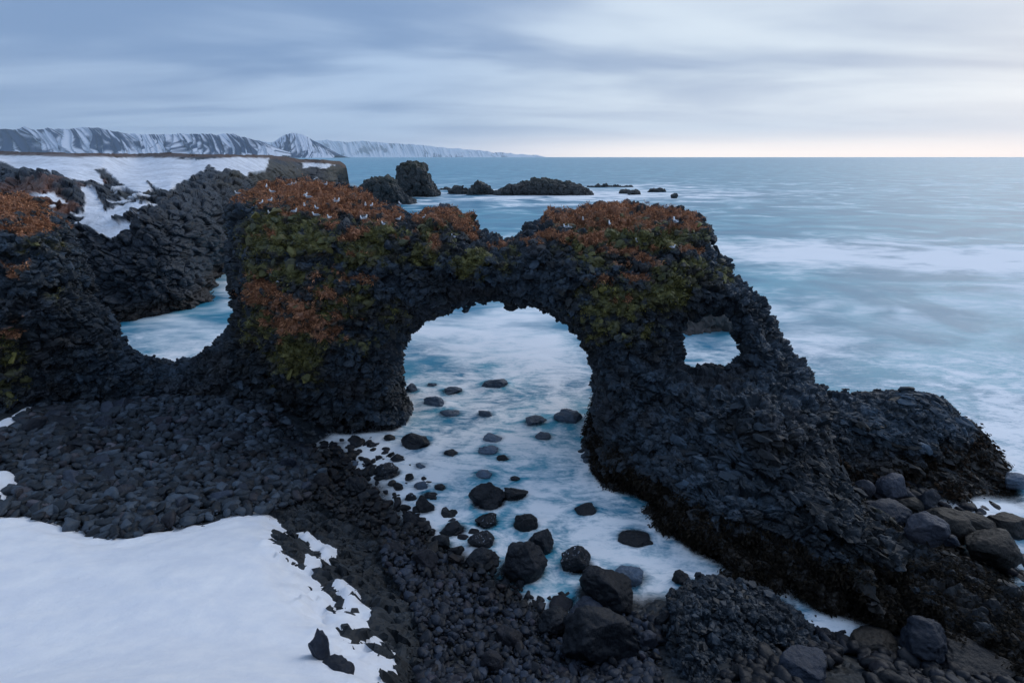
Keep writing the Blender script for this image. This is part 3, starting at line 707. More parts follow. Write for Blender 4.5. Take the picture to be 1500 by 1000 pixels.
# ------------------------------------------------------------------ individual boulders, pixel boxes turned into places on the ground or sea
BL = []   # x, y, rx, ry : for the water to wash round
def boulder(x0, y0, x1, y1, kind, label, z0=0.0, seed=None, group=None, cat='boulder', name='boulder', sub=None, sink=.3, wash=True, lean=None, tall=1.1):
    seed = seed if seed is not None else int(x0 * 7 + y0 * 13)
    r = np.random.default_rng(seed)
    cx = (x0 + x1) / 2
    wx, wy, _ = at_z(cx, y1, z0); wx = float(wx); wy = float(wy)
    t = math.hypot(wy, CAMZ - z0); dep = math.atan2(CAMZ - z0, wy)
    dcam = float(proj(np.array(wx), np.array(wy), np.array(z0))[2])
    W = (x1 - x0) * dcam / FPX; D = W * r.uniform(.7, .85)
    hv = (y1 - y0) * dcam / FPX * 1.02
    H = (hv - D * .55 * math.sin(dep)) / math.cos(dep); H = min(max(H, .22 * W), tall * W)
    key = ico
    sm = kind in ('pale', 'weed', 'brown')
    V, F = stone_shape(seed, sub or (5 if W > 1.0 else 4), 1.0, .16 if sm else .26, 11, (.62, .92) if sm else (.50, .88))
    V = V + .035 * np.stack([fbm(V[:, 0] * 7 + q, V[:, 1] * 7, V[:, 2] * 7, 3, .6) for q in (seed % 17, seed % 13 + 5, seed % 11 + 9)], 1)
    V = V * np.array((W / 2, D / 2, H * (1 + sink) / 2))
    a = r.uniform(-.35, .35) if lean is None else lean
    me = mesh_from(name, V, F, M_b[kind], smooth=True)
    o = link(name, me, None, label, cat, group)
    o.location = (wx, wy + D * .42, z0 + H * (1 + sink) / 2 - H * sink); o.rotation_euler = (0, 0, a)
    if wash: BL.append((wx, wy + D * .42, W / 2, D / 2, H, kind == 'mist'))
    return o
S1 = [
 (685, 708, 745, 751, 'dark', 'big black slanting boulder standing in white surf below the middle of the arch opening'),
 (731, 713, 774, 737, 'dark', 'low dark domed boulder just right of the big slanting one in the surf'),
 (726, 794, 803, 858, 'dark', 'largest black boulder in the surf, at the lower middle, leaning to the right'),
 (680, 807, 733, 840, 'dark', 'wide black boulder touching the left side of the largest surf boulder'),
 (683, 778, 724, 807, 'foam', 'round dark boulder streaked with foam, above the wide black one'),
 (695, 755, 733, 777, 'foam', 'grey boulder washed over by foam, straight below the big slanting boulder'),
 (748, 754, 789, 782, 'dark', 'rough black boulder between the foam washed one and the largest boulder'),
 (774, 778, 815, 817, 'dark', 'egg shaped black boulder right behind the largest surf boulder'),
 (642, 765, 684, 788, 'dark', 'dark dome shaped boulder at the left edge of the surf, beside a pointed one'),
 (630, 784, 661, 812, 'dark', 'steep dark boulder standing on the pebbles just below the dome shaped one'),
 (819, 806, 872, 845, 'foam', 'flat dark boulder with a white patch of foam on top, right of the largest boulder'),
 (846, 839, 932, 902, 'dark', 'massive angular dark boulder at the lower end of the surf, sloping to the right'),
 (843, 737, 879, 758, 'dark', 'lone dark boulder in open foam near the right foot of the arch'),
 (907, 780, 959, 802, 'dark', 'flat dark rock with foam pouring off its right side, below the right foot'),
 (903, 832, 952, 862, 'mist', 'half drowned grey rock under streaming foam above the crag in the corner'),
 (986, 835, 1016, 862, 'dark', 'small dark rock between the foam and the crag in the lower right'),
 (542, 680, 585, 706, 'foam', 'black boulder with one white spot on top, left of the surf under the left pillar'),
 (504, 698, 540, 733, 'dark', 'tall black boulder at the edge of the cobble beach, foam on its right'),
 (491, 705, 507, 720, 'dark', 'small black stone leaning against the left of the tall beach edge boulder'),
 (606, 729, 637, 757, 'dark', 'pointed black boulder shaped like a tooth in the left surf'),
 (583, 751, 618, 774, 'dark', 'dark square boulder below and left of the tooth shaped one'),
 (592, 722, 611, 737, 'foam', 'small dark boulder touching the upper left of the tooth shaped one'),
 (616, 721, 640, 732, 'dark', 'flat black stone just above the tooth shaped boulder'),
 (634, 709, 652, 720, 'dark', 'small black pyramid stone in foam above the flat black stone'),
 (605, 705, 626, 721, 'mist', 'pale half covered stone in foam left of the small pyramid stone'),
 (549, 735, 571, 743, 'dark', 'thin flat dark stone in the foam below the boulder with the white spot'),
 (569, 666, 592, 679, 'dark', 'small dark boulder in foam above the boulder with the white spot'),
 (605, 679, 624, 688, 'mist', 'small misty stone between the left surf and the open foam'),
 (584, 634, 630, 661, 'dark', 'big dark wedge boulder at the foot of the left pillar, sloping right'),
 (559, 637, 578, 647, 'dark', 'small dark domed stone left of the wedge boulder at the pillar foot'),
 (536, 647, 552, 656, 'dark', 'small flat dark stone in foam in front of the left pillar'),
 (524, 641, 533, 649, 'dark', 'tiny dark stone nearest to the base of the left pillar'),
 (509, 650, 525, 658, 'grey', 'small grey stone in foam just below the tiny one by the pillar'),
 (507, 659, 521, 666, 'grey', 'little flat grey stone at the upper left of the surf'),
 (474, 658, 506, 673, 'dark', 'broad dark boulder at the upper left corner of the surf'),
 (446, 662, 475, 681, 'dark', 'dark boulder at the very left end of the surf, on the beach edge'),
 (479, 671, 502, 686, 'dark', 'dark slanting stone just below the broad boulder at the upper left'),
 (503, 676, 523, 685, 'mist', 'pale drowned stone right of the slanting one at the upper left'),
 (536, 680, 549, 686, 'dark', 'tiny black stone left of the boulder with the white spot'),
 (648, 659, 671, 670, 'dark', 'small dark dome in open foam right of the wedge boulder'),
 (727, 666, 746, 677, 'dark', 'small dark triangular stone in the middle of the open foam'),
 (747, 698, 762, 705, 'dark', 'thin black stone tip just above the low domed boulder'),
 (694, 689, 720, 702, 'mist', 'faint drowned stone above the big slanting boulder'),
 (697, 656, 730, 667, 'mist', 'pale flat stone nearly under water at the centre of the opening'),
 (708, 637, 738, 648, 'mist', 'flat oval grey stone below the middle of the arch opening'),
 (784, 634, 812, 646, 'mist', 'grey stone low in the water at the right side of the opening'),
 (812, 600, 854, 624, 'mist', 'large misty boulder against the right inner edge of the arch opening'),
 (766, 609, 802, 626, 'mist', 'misty boulder left of the large one at the right inner edge'),
 (698, 600, 722, 613, 'mist', 'misty stone at the centre of the opening above the flat oval one'),
 (643, 599, 675, 612, 'mist', 'misty flat boulder near the left inner edge of the opening, lower one'),
 (619, 581, 651, 598, 'mist', 'misty grey dome at the left inner edge of the opening'),
 (646, 567, 676, 579, 'mist', 'misty flat stone right above the grey dome inside the opening'),
 (624, 560, 641, 567, 'mist', 'faint small stone farthest away inside the left of the opening'),
 (593, 561, 612, 578, 'mist', 'pale boulder partly hidden by the left inner wall of the opening'),
 (705, 553, 744, 571, 'mist', 'drowned rock showing as a dark patch in the middle of the opening'),
 (722, 845, 738, 868, 'dark', 'upright dark stone in shallow foam below the largest boulder'),
 (752, 849, 768, 866, 'dark', 'small dark stone under the right end of the largest boulder'),
 (804, 877, 845, 899, 'brown', 'smooth dark brown boulder at the lower rim of the foam'),
 (624, 773, 639, 783, 'dark', 'small oval stone left of the dark dome at the pebble edge'),
 (1478, 693, 1520, 720, 'mist', 'small rock in the sea at the right edge, beyond the basalt hump'),
]
for s in S1: boulder(*s)
S2 = [
 (1238, 712, 1272, 734, 'pale', 'pinkish grey boulder wedged at the upper left of the right hand inlet', .7),
 (1254, 702, 1284, 730, 'pale', 'smooth streaked boulder behind the pinkish one in the right hand inlet', .7),
 (1291, 695, 1336, 735, 'pale', 'large pale rounded boulder under the basalt hump', .5),
 (1348, 712, 1380, 754, 'grey', 'upright pale grey slab boulder standing under the basalt hump', .4),
 (1273, 730, 1342, 772, 'grey', 'long smooth grey boulder lying behind the sloping ridge', .8),
 (1338, 754, 1392, 800, 'pale', 'big pale smooth boulder on top of the sloping ridge at the right', 1.5),
 (1286, 756, 1317, 772, 'grey', 'small grey boulder half hidden below the long smooth one', .9),
 (1386, 784, 1407, 802, 'grey', 'small round grey stone at the lower right of the big pale boulder', 1.6),
 (1316, 728, 1362, 756, 'weed', 'brown weed covered boulder between the long grey and the upright one', .4),
 (1364, 750, 1438, 804, 'weed', 'brown weed covered boulder right of the big pale one', .4),
 (1394, 750, 1470, 788, 'weed', 'flat weed covered rock by the white water of the right inlet', .2),
 (1430, 780, 1520, 836, 'weed', 'largest weed covered rock at the right edge below the inlet', .5),
 (1462, 752, 1520, 790, 'weed', 'weed covered rock at the right edge with foam on both sides', .1),
]
for a in S2: boulder(*a[:6], z0=a[6])
S3 = [
 (1336, 916, 1411, 974, 'grey', 'pointed dark boulder by the small pool of water in the lower right', .5),
 (1148, 962, 1242, 1012, 'grey', 'smooth grey boulder cut by the bottom edge, below the crag', 1.6),
 (1262, 932, 1340, 970, 'weed', 'brown weedy rock at the lower end of the small pool', .2),
 (1392, 950, 1520, 1010, 'dark', 'broad weedy rock in the very lower right corner', .5),
 (836, 886, 908, 926, 'grey', 'rough flat boulder tucked under the massive angular one', .3),
 (824, 912, 944, 1004, 'dark', 'huge dark boulder at the bottom edge of the photo, left of the crag', .5),
 (786, 896, 838, 936, 'dark', 'dark sloping boulder above the pebbles, left of the rough flat one', .4),
 (722, 922, 766, 960, 'brown', 'brownish rounded boulder lying among the pebbles at the bottom', .9),
 (936, 928, 964, 954, 'pale', 'small pale topped boulder between the huge one and the crag', .6),
 (958, 895, 985, 925, 'dark', 'dark boulder leaning on the left flank of the crag', .4),
 (700, 958, 740, 1000, 'brown', 'brown boulder near the bottom edge left of the huge one', 1.3),
 (451, 918, 482, 978, 'grey', 'tall narrow grey rock standing out of the snow', 4.35),
 (452, 974, 525, 1022, 'grey', 'block of grey rock in the snow, cut by the bottom edge', 4.35),
 (560, 795, 592, 815, 'brown', 'dark brown rounded boulder on the bank above the pebbles', .8),
 (600, 806, 640, 838, 'brown', 'large brown boulder on the bank between the slope and the surf', .7),
 (520, 757, 556, 782, 'dark', 'black boulder at the top of the bank, left of the square surf boulder', .5),
 (452, 690, 482, 722, 'brown', 'brown boulder on the beach edge above the tall black one', .4),
 (404, 668, 432, 690, 'grey', 'rounded grey boulder on the beach close to the dark bank', .9),
 (130, 605, 164, 634, 'grey', 'angular grey boulder at the back of the cobble beach', 2.6),
]
for a in S3: boulder(*a[:6], z0=a[6], wash=False, tall=2.3 if 'tall' in a[5][:8] else 1.1)

# ------------------------------------------------------------------ cobbles on the beach and pebbles on the bank
rc = np.random.default_rng(21)
ROUND = [stone_shape(100 + k, 2, .8, .16, 13, (.42, .80)) for k in range(16)]
ROUND1 = [stone_shape(200 + k, 1, .75, .05, 5, (.6, .9)) for k in range(10)]
BEACH = [(-150, 600), (0, 640), (60, 596), (180, 585), (400, 590), (440, 640), (455, 670), (480, 705), (440, 735), (395, 752), (330, 757), (215, 785), (160, 793), (60, 763), (-150, 740)]
BANK = [(560, 775), (600, 785), (650, 820), (700, 850), (760, 890), (830, 905), (960, 900), (975, 1040), (600, 1040), (620, 950), (600, 880), (560, 830)]
EDGE = [(430, 650), (520, 690), (560, 750), (640, 800), (700, 830), (800, 880), (800, 905), (640, 850), (540, 790), (470, 740), (430, 690)]
def drop(poly, n, smin, smax, pw, temps, seed, nb_, cname, label, group, dens_far=True, lift=.22, tint=((.009, .014, .021), (.064, .088, .120)), zlim=-.15, spread_z=.08):
    r = np.random.default_rng(seed); P = np.array(poly)
    # candidate places uniform over the ground, kept inside the traced region
    lo = np.min(P, 0); hi = np.max(P, 0)
    xs, ys = [], []
    X0 = r.uniform(-34 if P[:, 0].min() < 500 else -8, 12 if P[:, 0].max() < 1100 else 26, n * 60); Y0 = r.uniform(5, 28, n * 60)
    zz, zb = ground_z(X0, Y0)
    px, py, d = proj(X0, Y0, zb)
    ok = (poly_sd(poly, px, py) > 0) & (zb > zlim)
    for q_ in SN_SMALL[:2]: ok &= poly_sd(q_, px, py) < 0
    i = np.where(ok)[0][:n]
    x, y, z = X0[i], Y0[i], zb[i]; m = len(i)
    s = smin + (smax - smin) * r.random(m) ** pw
    S = np.stack([s * r.uniform(.85, 1.3, m), s * r.uniform(.7, 1, m), s * r.uniform(.6, .95, m)], 1) * .5
    N = np.tile([0, 0, 1.], (m, 1)) + r.normal(0, .35, (m, 3)); N /= np.linalg.norm(N, axis=1)[:, None]
    Fr = frames(N, r); Pp = np.stack([x, y, z + s * lift + r.uniform(0, spread_z, m)], 1)
    k = r.random((m, 1)); k = k ** 1.6; C = np.array(tint[0]) * (1 - k) + np.array(tint[1]) * k
    red = r.random(m) < .10; C[red] = C[red] * np.array((1.3, .92, .85))
    C = np.concatenate([C * r.uniform(.6, 1.25, (m, 1)), .35 + 0 * k], 1)
    dist = np.hypot(y, CAMZ - z); o = np.argsort(-s / dist); big, rest = o[:nb_], o[nb_:]
    if len(rest): link(cname + '_mass', scatter_mesh(cname + '_mass', temps, Pp[rest], Fr[rest], S[rest], C[rest], M_stone, r, True), kind='stuff')
    from mathutils import Matrix
    cache = {}
    for q in big:
        key = (int(r.integers(0, len(ROUND))), int(C[q][0] * 120), bool(red[q]))
        if key not in cache:
            TV, TF = stone_shape(300 + key[0], 3, .8, .18, 13, (.42, .80))
            cache[key] = mesh_from(cname, TV, TF, M_stone, np.tile(C[q], (len(TV), 1)), smooth=True)
        ob = link(cname, cache[key], None, label, 'stone', group)
        M = np.eye(4); M[:3, :3] = Fr[q] * S[q][None, :]; M[:3, 3] = Pp[q]
        ob.matrix_world = Matrix(M.tolist())
drop(BEACH, 9500, .12, .66, 2.6, ROUND, 31, 200, 'cobble', 'rounded dark grey cobble lying among others on the beach left of the arch', 'cobbles on the beach')
drop(BEACH, 70, .65, 1.15, 1.8, ROUND, 38, 70, 'beach_boulder', 'larger dark stone standing out among the cobbles of the beach', 'larger stones on the cobble beach', tint=((.008, .012, .020), (.040, .052, .080)), lift=.12)
drop(BANK, 4200, .07, .42, 2.8, ROUND, 32, 80, 'pebble', 'rounded dark pebble lying on the bank below the surf boulders', 'pebbles on the bank at the bottom', tint=((.006, .009, .016), (.038, .052, .082)))
SURF = [(440, 655), (560, 640), (600, 680), (640, 720), (690, 770), (720, 840), (640, 830), (540, 750), (480, 700)]
SURF2 = [(690, 790), (740, 770), (830, 830), (860, 880), (800, 900), (730, 890), (690, 850)]
drop(SURF2, 90, .16, .50, 1.8, ROUND, 41, 30, 'foam_stone', 'small black stone ringed by foam below the largest surf boulder', 'small stones below the largest surf boulder', tint=((.007, .009, .013), (.018, .023, .032)), zlim=-.5, lift=.55)
drop(SURF, 320, .22, .62, 1.6, ROUND, 37, 60, 'surf_stone', 'small dark stone lapped by foam in the left part of the surf', 'small stones in the surf', tint=((.007, .008, .011), (.018, .021, .028)), zlim=-.5, lift=.42)
drop(EDGE, 700, .10, .42, 2.0, ROUND, 33, 20, 'shore_stone', 'small wet black stone at the edge of the white surf', 'stones at the edge of the surf', tint=((.008, .009, .012), (.022, .025, .032)), zlim=-.4, lift=.3)

CORNER = [(1060, 1100), (1060, 985), (1180, 900), (1260, 925), (1340, 955), (1420, 985), (1560, 1010), (1560, 1100), (1200, 1100), (1290, 990), (1240, 950)]
INLET = [(1225, 700), (1290, 690), (1400, 720), (1420, 745), (1560, 770), (1560, 880), (1400, 820), (1300, 780)]
drop(CORNER, 1600, .10, .60, 2.4, ROUND, 34, 10, 'corner_stone', 'dark weedy stone lying between the crag and the lower right corner', 'stones in the lower right corner', tint=((.004, .006, .011), (.013, .018, .029)), zlim=-.8)
drop(INLET, 700, .15, .8, 2.4, ROUND, 35, 20, 'inlet_stone', 'dark stone lying among the larger boulders of the right hand inlet', 'stones in the right hand inlet', tint=((.005, .0075, .013), (.018, .024, .038)), zlim=-.8)
# angular rubble on the rock slope
gN = normals(GVv.astype(np.float32), gq)
gc4 = np.concatenate([gcol.reshape(-1, 3), wetg[:, None]], 1)
def slope_keep(c):
    a, b, _ = proj(c[:, 0], c[:, 1], c[:, 2]); u = np.clip(((c[:, 0] - hx[0]) / .11).astype(int), 0, nxg - 1)
    return (poly_sd(SLOPE, a, b) > -5) & (c[:, 1] > 5)
cover_with_blocks(ground, GVv.astype(np.float32), gN, gq, gc4, np.zeros(len(GVv)), 2600, .08, .38, 9, 100, keep=slope_keep)

# ------------------------------------------------------------------ sea
ax = np.concatenate([np.arange(0, 30, .22), 30 * 1.022 ** np.arange(0, 380)]); ax = ax[ax < 30000]; ax = np.append(ax, 30000)
sxs = np.concatenate([-ax[::-1][:-1], ax]); sys_ = np.concatenate([np.arange(7.5, 32, .2), 32 * 1.012 ** np.arange(0, 640)]); sys_ = sys_[sys_ < 30000]; sys_ = np.append(sys_, 30000)
sxs = sxs[(sxs > -30000)]
SX, SY = np.meshgrid(sxs, sys_, indexing='ij')
spx, spy, sdd = proj(SX, SY, 0 * SX)
vis = (spx > -500) & (spx < 2000)
FOAM = [(640, 690, 190, 55, 1), (760, 760, 170, 80, 1.0), (900, 820, 150, 60, 1), (520, 660, 90, 40, 1), (1000, 830, 80, 40, .9), (1250, 910, 80, 30, .7), (740, 640, 150, 30, .75), (700, 490, 150, 50, .95), (800, 540, 90, 80, .95), (660, 580, 110, 45, .9), (750, 640, 110, 40, 1.0),
        (1230, 370, 170, 16, 1.9), (1420, 384, 200, 20, 1.9), (1470, 425, 120, 12, 1.0), (1200, 500, 90, 40, .9), (1480, 640, 90, 60, 1.2), (850, 286, 240, 9, 1.3), (1330, 460, 120, 60, .55), (1180, 470, 70, 50, .5), (1420, 560, 100, 50, .5), (1300, 520, 90, 30, .45), (1480, 660, 60, 40, .8), (1450, 760, 60, 12, 1), (1440, 745, 90, 10, .9),
        (750, 288, 130, 9, 1.0), (900, 287, 120, 8, 1.0), (1050, 284, 120, 5, .8), (950, 273, 90, 3, .8), (640, 296, 60, 8, .7), (820, 300, 160, 8, .6),
        (260, 500, 110, 40, .8), (330, 430, 20, 30, .8), (240, 470, 70, 8, .7), (1040, 515, 60, 22, .6), (1500, 420, 120, 30, .6)]
DARKW = [(1300, 325, 300, 16, .45), (1150, 415, 120, 16, .5), (1400, 430, 140, 16, .45), (1250, 480, 50, 22, .3), (1380, 500, 120, 20, .3), (900, 250, 700, 14, .35), (760, 320, 80, 16, .4), (750, 570, 60, 14, .25), (880, 740, 50, 22, .35), (820, 780, 40, 18, .25), (250, 515, 60, 6, .25)]
foam = blobs(spx, spy, FOAM) - blobs(spx, spy, DARKW)
def wash_alpha():
    a = np.ones(SX.shape); up = np.zeros(SX.shape)
    near = (SY < 60) & (np.abs(SX) < 34)
    ii = np.where(near); x = SX[ii]; y = SY[ii]
    mx = x + .12 * fbm(x * 1.6, y * 1.6, 0 * x, 2)
    al = np.ones(len(x)); u = np.zeros(len(x))
    for bx, by, rx, ry, H, mist in BL:
        d = (np.sqrt(((mx - bx) / (rx * 1.0)) ** 2 + ((y - by) / (ry * 1.0)) ** 2) - 1) * min(rx, ry)
        if mist:      # drowned stones: thin foam runs over them
            al = np.minimum(al, .25 + .75 * sstep(d, -.35, .40)); u = np.maximum(u, .30 * H * np.exp(-np.maximum(d, -.1) ** 2 / .12)); continue
        al = np.minimum(al, sstep(d, -.20, .14)); u = np.maximum(u, min(.16, .28 * H) * np.exp(-np.maximum(d, -.3) ** 2 / .09))
    for M_ in (A, B, C_):
        f = -M_(mx, y, .05 + 0 * x)
        al = np.minimum(al, sstep(f, -.05, .35)); u = np.maximum(u, .07 * np.exp(-np.clip(f, 0, 3) ** 2 / .12))
    _, zb = ground_z(x, y)
    inside = (x > hx[0]) & (x < hx[-1]) & (y < hy[-1])
    dep = np.where(inside, -zb, 2)
    al = np.minimum(al, sstep(dep, -.12, .22))
    a[ii] = al; up[ii] = u
    fr = np.zeros(SX.shape); fr[ii] = .75 * sstep(-dep, -.65, -.05) * (y < 24)
    for M_ in (A, B, C_): fr[ii] = np.maximum(fr[ii], .45 * np.exp(-np.clip(-M_(mx, y, .05 + 0 * x), 0, 3) / .5))
    return a, up, fr
alpha, up, froth = wash_alpha()
foam = np.where(SY < 34, np.minimum(foam + froth, 1.32), foam + froth)
for bx, by, rx, ry, H, mist in BL:      # greyer water in the lee of every boulder
    mm = (np.abs(SX - bx) < 4.5) & (np.abs(SY - by) < 4.5)
    a_ = (SX[mm] - bx) * .45 + (SY[mm] - by) * -.89; b_ = (SX[mm] - bx) * .89 + (SY[mm] - by) * .45
    foam[mm] -= .45 * np.exp(-(b_ / (rx * .9)) ** 2) * np.exp(-np.maximum(a_, 0) / (rx * 1.8)) * (a_ > -rx) * min(1, rx / .4) + .22 * np.exp(-((np.hypot(a_, b_) - rx) / .16) ** 2)
SZs = .10 * fbm(SX * .12, SY * .25, 0 * SX, 3) * sstep(SY, 18, 40) + up + .03 * vnoise(SX * .8, SY * .8, 0 * SX)
SZs = np.where(SY > 2000, 0, SZs)
nxs, nys = SX.shape
sq = grid_quads(nxs, nys)
seaV = np.stack([SX, SY, SZs], -1).reshape(-1, 3)
okq = (vis | (SY > 8000)).reshape(-1)
kv, kq, ka, kf = compact(seaV, sq, okq[sq].any(1) & ~((np.abs(seaV[sq[:, 0], 0]) > 400) & (seaV[sq[:, 0], 1] < 30)), alpha.reshape(-1), foam.reshape(-1))
def sea_material():
    m = bpy.data.materials.new('sea_water'); m.use_nodes = True; t = NT(m.node_tree)
    geo = t.n('ShaderNodeNewGeometry').outputs['Position']
    fo = t.n('ShaderNodeAttribute', attribute_name='foam').outputs['Fac']; al = t.n('ShaderNodeAttribute', attribute_name='thin').outputs['Fac']
    s = t.n('ShaderNodeSeparateXYZ', i_0=geo)
    farf = t.ss(s.outputs[1], 26., 48.)
    # far water: streaks along the swell; near water: streaming lines
    f1 = t.noise(t.mapping(geo, (.060, .085, 1), (0, 0, .25)), 1.0, 5, .5, 1.2)
    f2 = t.noise(t.mapping(geo, (.25, .55, 1), (0, 0, .12)), 1.0, 4, .56, .6)
    farn = t.math('ADD', t.math('MULTIPLY', f1, .70), t.math('MULTIPLY', f2, .30))
    g3 = t.noise(t.mapping(geo, (2.6, 5.5, 1), (0, 0, .95)), 1.0, 4, .6, 1.5)
    g1 = t.noise(t.mapping(geo, (.30, .48, 1), (0, 0, .75)), 1.0, 4, .5, 1.6)
    g2 = t.noise(t.mapping(geo, (.7, 2.0, 1), (0, 0, .85)), 1.0, 4, .58, 1.2)
    nearn = t.math('ADD', t.math('ADD', t.math('MULTIPLY', g1, .55), t.math('MULTIPLY', g2, .40)), t.math('ADD', -.06, t.math('MULTIPLY', g3, .22)))
    mx = t.n('ShaderNodeMix', data_type='FLOAT'); t.t.links.new(farf, mx.inputs[0]); t.t.links.new(nearn, mx.inputs[2]); t.t.links.new(farn, mx.inputs[3])
    nn = mx.outputs[0]
    k = t.math('ADD', t.math('MULTIPLY', t.math('MINIMUM', fo, 2.2), .70), t.math('MULTIPLY', t.math('SUBTRACT', nn, .5), 4.2))
    ff = t.ss(k, -.10, .95)
    deep = t.mix(t.ss(f1, .35, .65), (.030, .20, .33), (.065, .34, .46))
    colr = t.mix(ff, deep, (.89, .91, .94))
    rough = t.math('ADD', .32, t.math('MULTIPLY', ff, .45))
    bp = t.n('ShaderNodeBump', i_Strength=.35, i_Distance=.3, i_Height=nn)
    b = t.n('ShaderNodeBsdfPrincipled', i_Base_Color=colr, i_Roughness=rough, i_Normal=bp.outputs[0])
    b.inputs['IOR'].default_value = 1.33; b.inputs['Specular IOR Level'].default_value = .3
    tr = t.n('ShaderNodeBsdfTransparent')
    ms = t.n('ShaderNodeMixShader'); 
    t.t.links.new(t.ss(t.math('ADD', al, t.math('MULTIPLY', t.math('SUBTRACT', nn, .5), .8)), .0, .9), ms.inputs[0]); t.t.links.new(tr.outputs[0], ms.inputs[1]); t.t.links.new(b.outputs[0], ms.inputs[2])
    t.n('ShaderNodeOutputMaterial', i_Surface=ms.outputs[0])
    return m
M_sea = sea_material()
sea = link('sea', mesh_from('sea', kv, kq, M_sea, attrs={'thin': ka, 'foam': kf}, smooth=True), kind='structure')
# sea bed far down so that the thin water never looks into nothing
bedm = rock_material('sea_bed')
bv_ = np.array([(-30000, 5, -3.2), (30000, 5, -3.2), (30000, 30500, -3.2), (-30000, 30500, -3.2)], float)
link('sea_bed', mesh_from('sea_bed', bv_, np.array([[0, 1, 2, 3]]), bedm, np.tile([.02, .03, .04, 0], (4, 1))), kind='structure')

# ------------------------------------------------------------------ coast behind: plateau, snow slope, cliffs
crest = np.array([(-500, 214), (-150, 220), (0, 222), (45, 222.5), (100, 224), (170, 225), (210, 225.5), (290, 226), (345, 225), (395, 226), (420, 229), (440, 233), (470, 234), (498, 236), (506, 241), (509, 250), (510, 262), (512, 271)], float)
base_ = np.array([(-500, 540), (170, 486), (250, 476), (318, 452), (330, 424), (345, 400), (400, 348), (460, 304), (500, 280), (512, 275)], float)
FC = [(-400, 222, 110), (-400, 260, 50), (-400, 400, 38), (0, 222, 130), (200, 226, 160), (400, 227, 215), (470, 235, 240), (508, 245, 268), (510, 272, 'z', .0), (-100, 236, 80), (0, 236, 80), (0, 262, 62), (100, 262, 60), (150, 240, 85), (200, 282, 57), (250, 270, 68), (300, 262, 78), (280, 240, 110), (360, 265, 96), (360, 240, 140), (400, 250, 160), (450, 265, 222), (440, 240, 228),
      (300, 300, 63), (330, 330, 64), (320, 400, 'z', .2), (335, 395, 'z', .1), (400, 340, 'z', .1), (460, 298, 'z', .1), (175, 472, 'z', 0), (250, 460, 'z', 0), (316, 442, 'z', 0), (0, 500, 'z', 0), (-300, 520, 'z', 0), (200, 400, 45.5), (100, 400, 44), (280, 400, 50), (100, 320, 49), (200, 340, 49), (250, 300, 55), (0, 300, 47), (60, 280, 50), (0, 400, 42), (270, 340, 52), (390, 290, 120), (330, 290, 72),
      (175, 490, 'z', -1.4), (316, 455, 'z', -1.4), (345, 402, 'z', -1.2), (250, 478, 'z', -1.4), (0, 520, 'z', -1.4)]
P_, v_ = res(FC); FCf = Rbf(P_, np.log(v_), 100.)
cols = np.arange(-420, 512.1, 1.6); nr = 300
cr = np.interp(cols, crest[:, 0], crest[:, 1]); bs = np.interp(cols, base_[:, 0], base_[:, 1])
tt = np.linspace(0, 1, nr) ** 1.15
CPX = np.repeat(cols[:, None], nr, 1); CPY = cr[:, None] + (bs - cr)[:, None] * tt[None]
CF = np.exp(FCf(CPX, CPY))
SNOWB = [(-420, 215), (0, 226), (45, 225), (81, 226), (174, 230), (210, 229), (288, 234), (354, 229), (400, 230), (392, 240), (387, 247), (366, 252), (360, 263), (348, 258), (324, 253), (309, 243), (288, 254), (264, 266), (240, 279), (225, 272), (212, 262), (222, 275), (208, 283), (192, 279), (170, 262), (153, 246), (138, 249), (151, 268), (132, 267), (99, 261), (69, 255), (36, 253), (18, 243), (0, 236), (-420, 240)]
GUL = [(118, 274), (135, 275), (150, 305), (160, 318), (175, 328), (205, 325), (185, 338), (165, 348), (150, 345), (125, 330), (105, 325), (125, 318), (128, 300)]
SP3 = [(440, 237), (470, 238), (492, 242), (478, 246), (462, 246), (446, 245)]
wob = 5 * fbm(CPX * .06, CPY * .09, 0 * CPX, 4, .6)
sn_sd = np.maximum.reduce([poly_sd(SNOWB, CPX + wob, CPY + wob * .6), poly_sd(GUL, CPX + wob * 1.6, CPY + wob), poly_sd(SP3, CPX + wob * .6, CPY + wob * .3)])
x, y, z = at_y(CPX, CPY, CF)
extra = fbm(x * .35, y * .2, z * .7, 4, .65) * .5 + .35 * blobs(CPX, CPY, [(180, 300, 60, 30, 1), (60, 300, 60, 25, .8), (215, 330, 30, 16, .8)])
snf = np.maximum(sstep(sn_sd + 3.5 * fbm(x * .5, y * .3, z * .9, 3, .6), -1.0, .8), sstep(extra, .27, .33) * sstep(-CPY, -345, -325))
PV = np.stack([x, y, z], -1).reshape(-1, 3)
sc_ = (CF / 50).reshape(-1)
LG = 50 * np.log(np.maximum(PV[:, 1:2], 1) / 50)     # cells grow with distance so far faces still break up
PW = np.concatenate([PV[:, :1] / PV[:, 1:2] * 50, LG, (PV[:, 2:] - 14) / PV[:, 1:2] * 50], 1)
f1, f2, r, bv = voronoi(PW * np.array((.95, .4, 1.5)) + 3)
g1, g2, q, qv = voronoi(PW * np.array((1.7, .8, 2.4)) + 17)
rk = ((r[:, 6] - .5) * 1.3 + ((r[:, 3:6] - .5) * bv).sum(1) * 1.8 - .5 * np.exp(-(f2 - f1) * 7)) * .9 + ((q[:, 6] - .5) - .5 * np.exp(-(g2 - g1) * 8)) * .45
ribs = fbm(PW[:, 0] * .16 + .12 * PW[:, 2], PW[:, 1] * .05, PW[:, 2] * .05, 4, .6) * 4.5
damp = (1 - .93 * snf.reshape(-1)) * (CF.reshape(-1) / 50) ** .8 * (.15 + .85 * sstep(CPY.reshape(-1) - np.repeat(cr, nr), 8, 40))
dsp = (rk + ribs) * damp
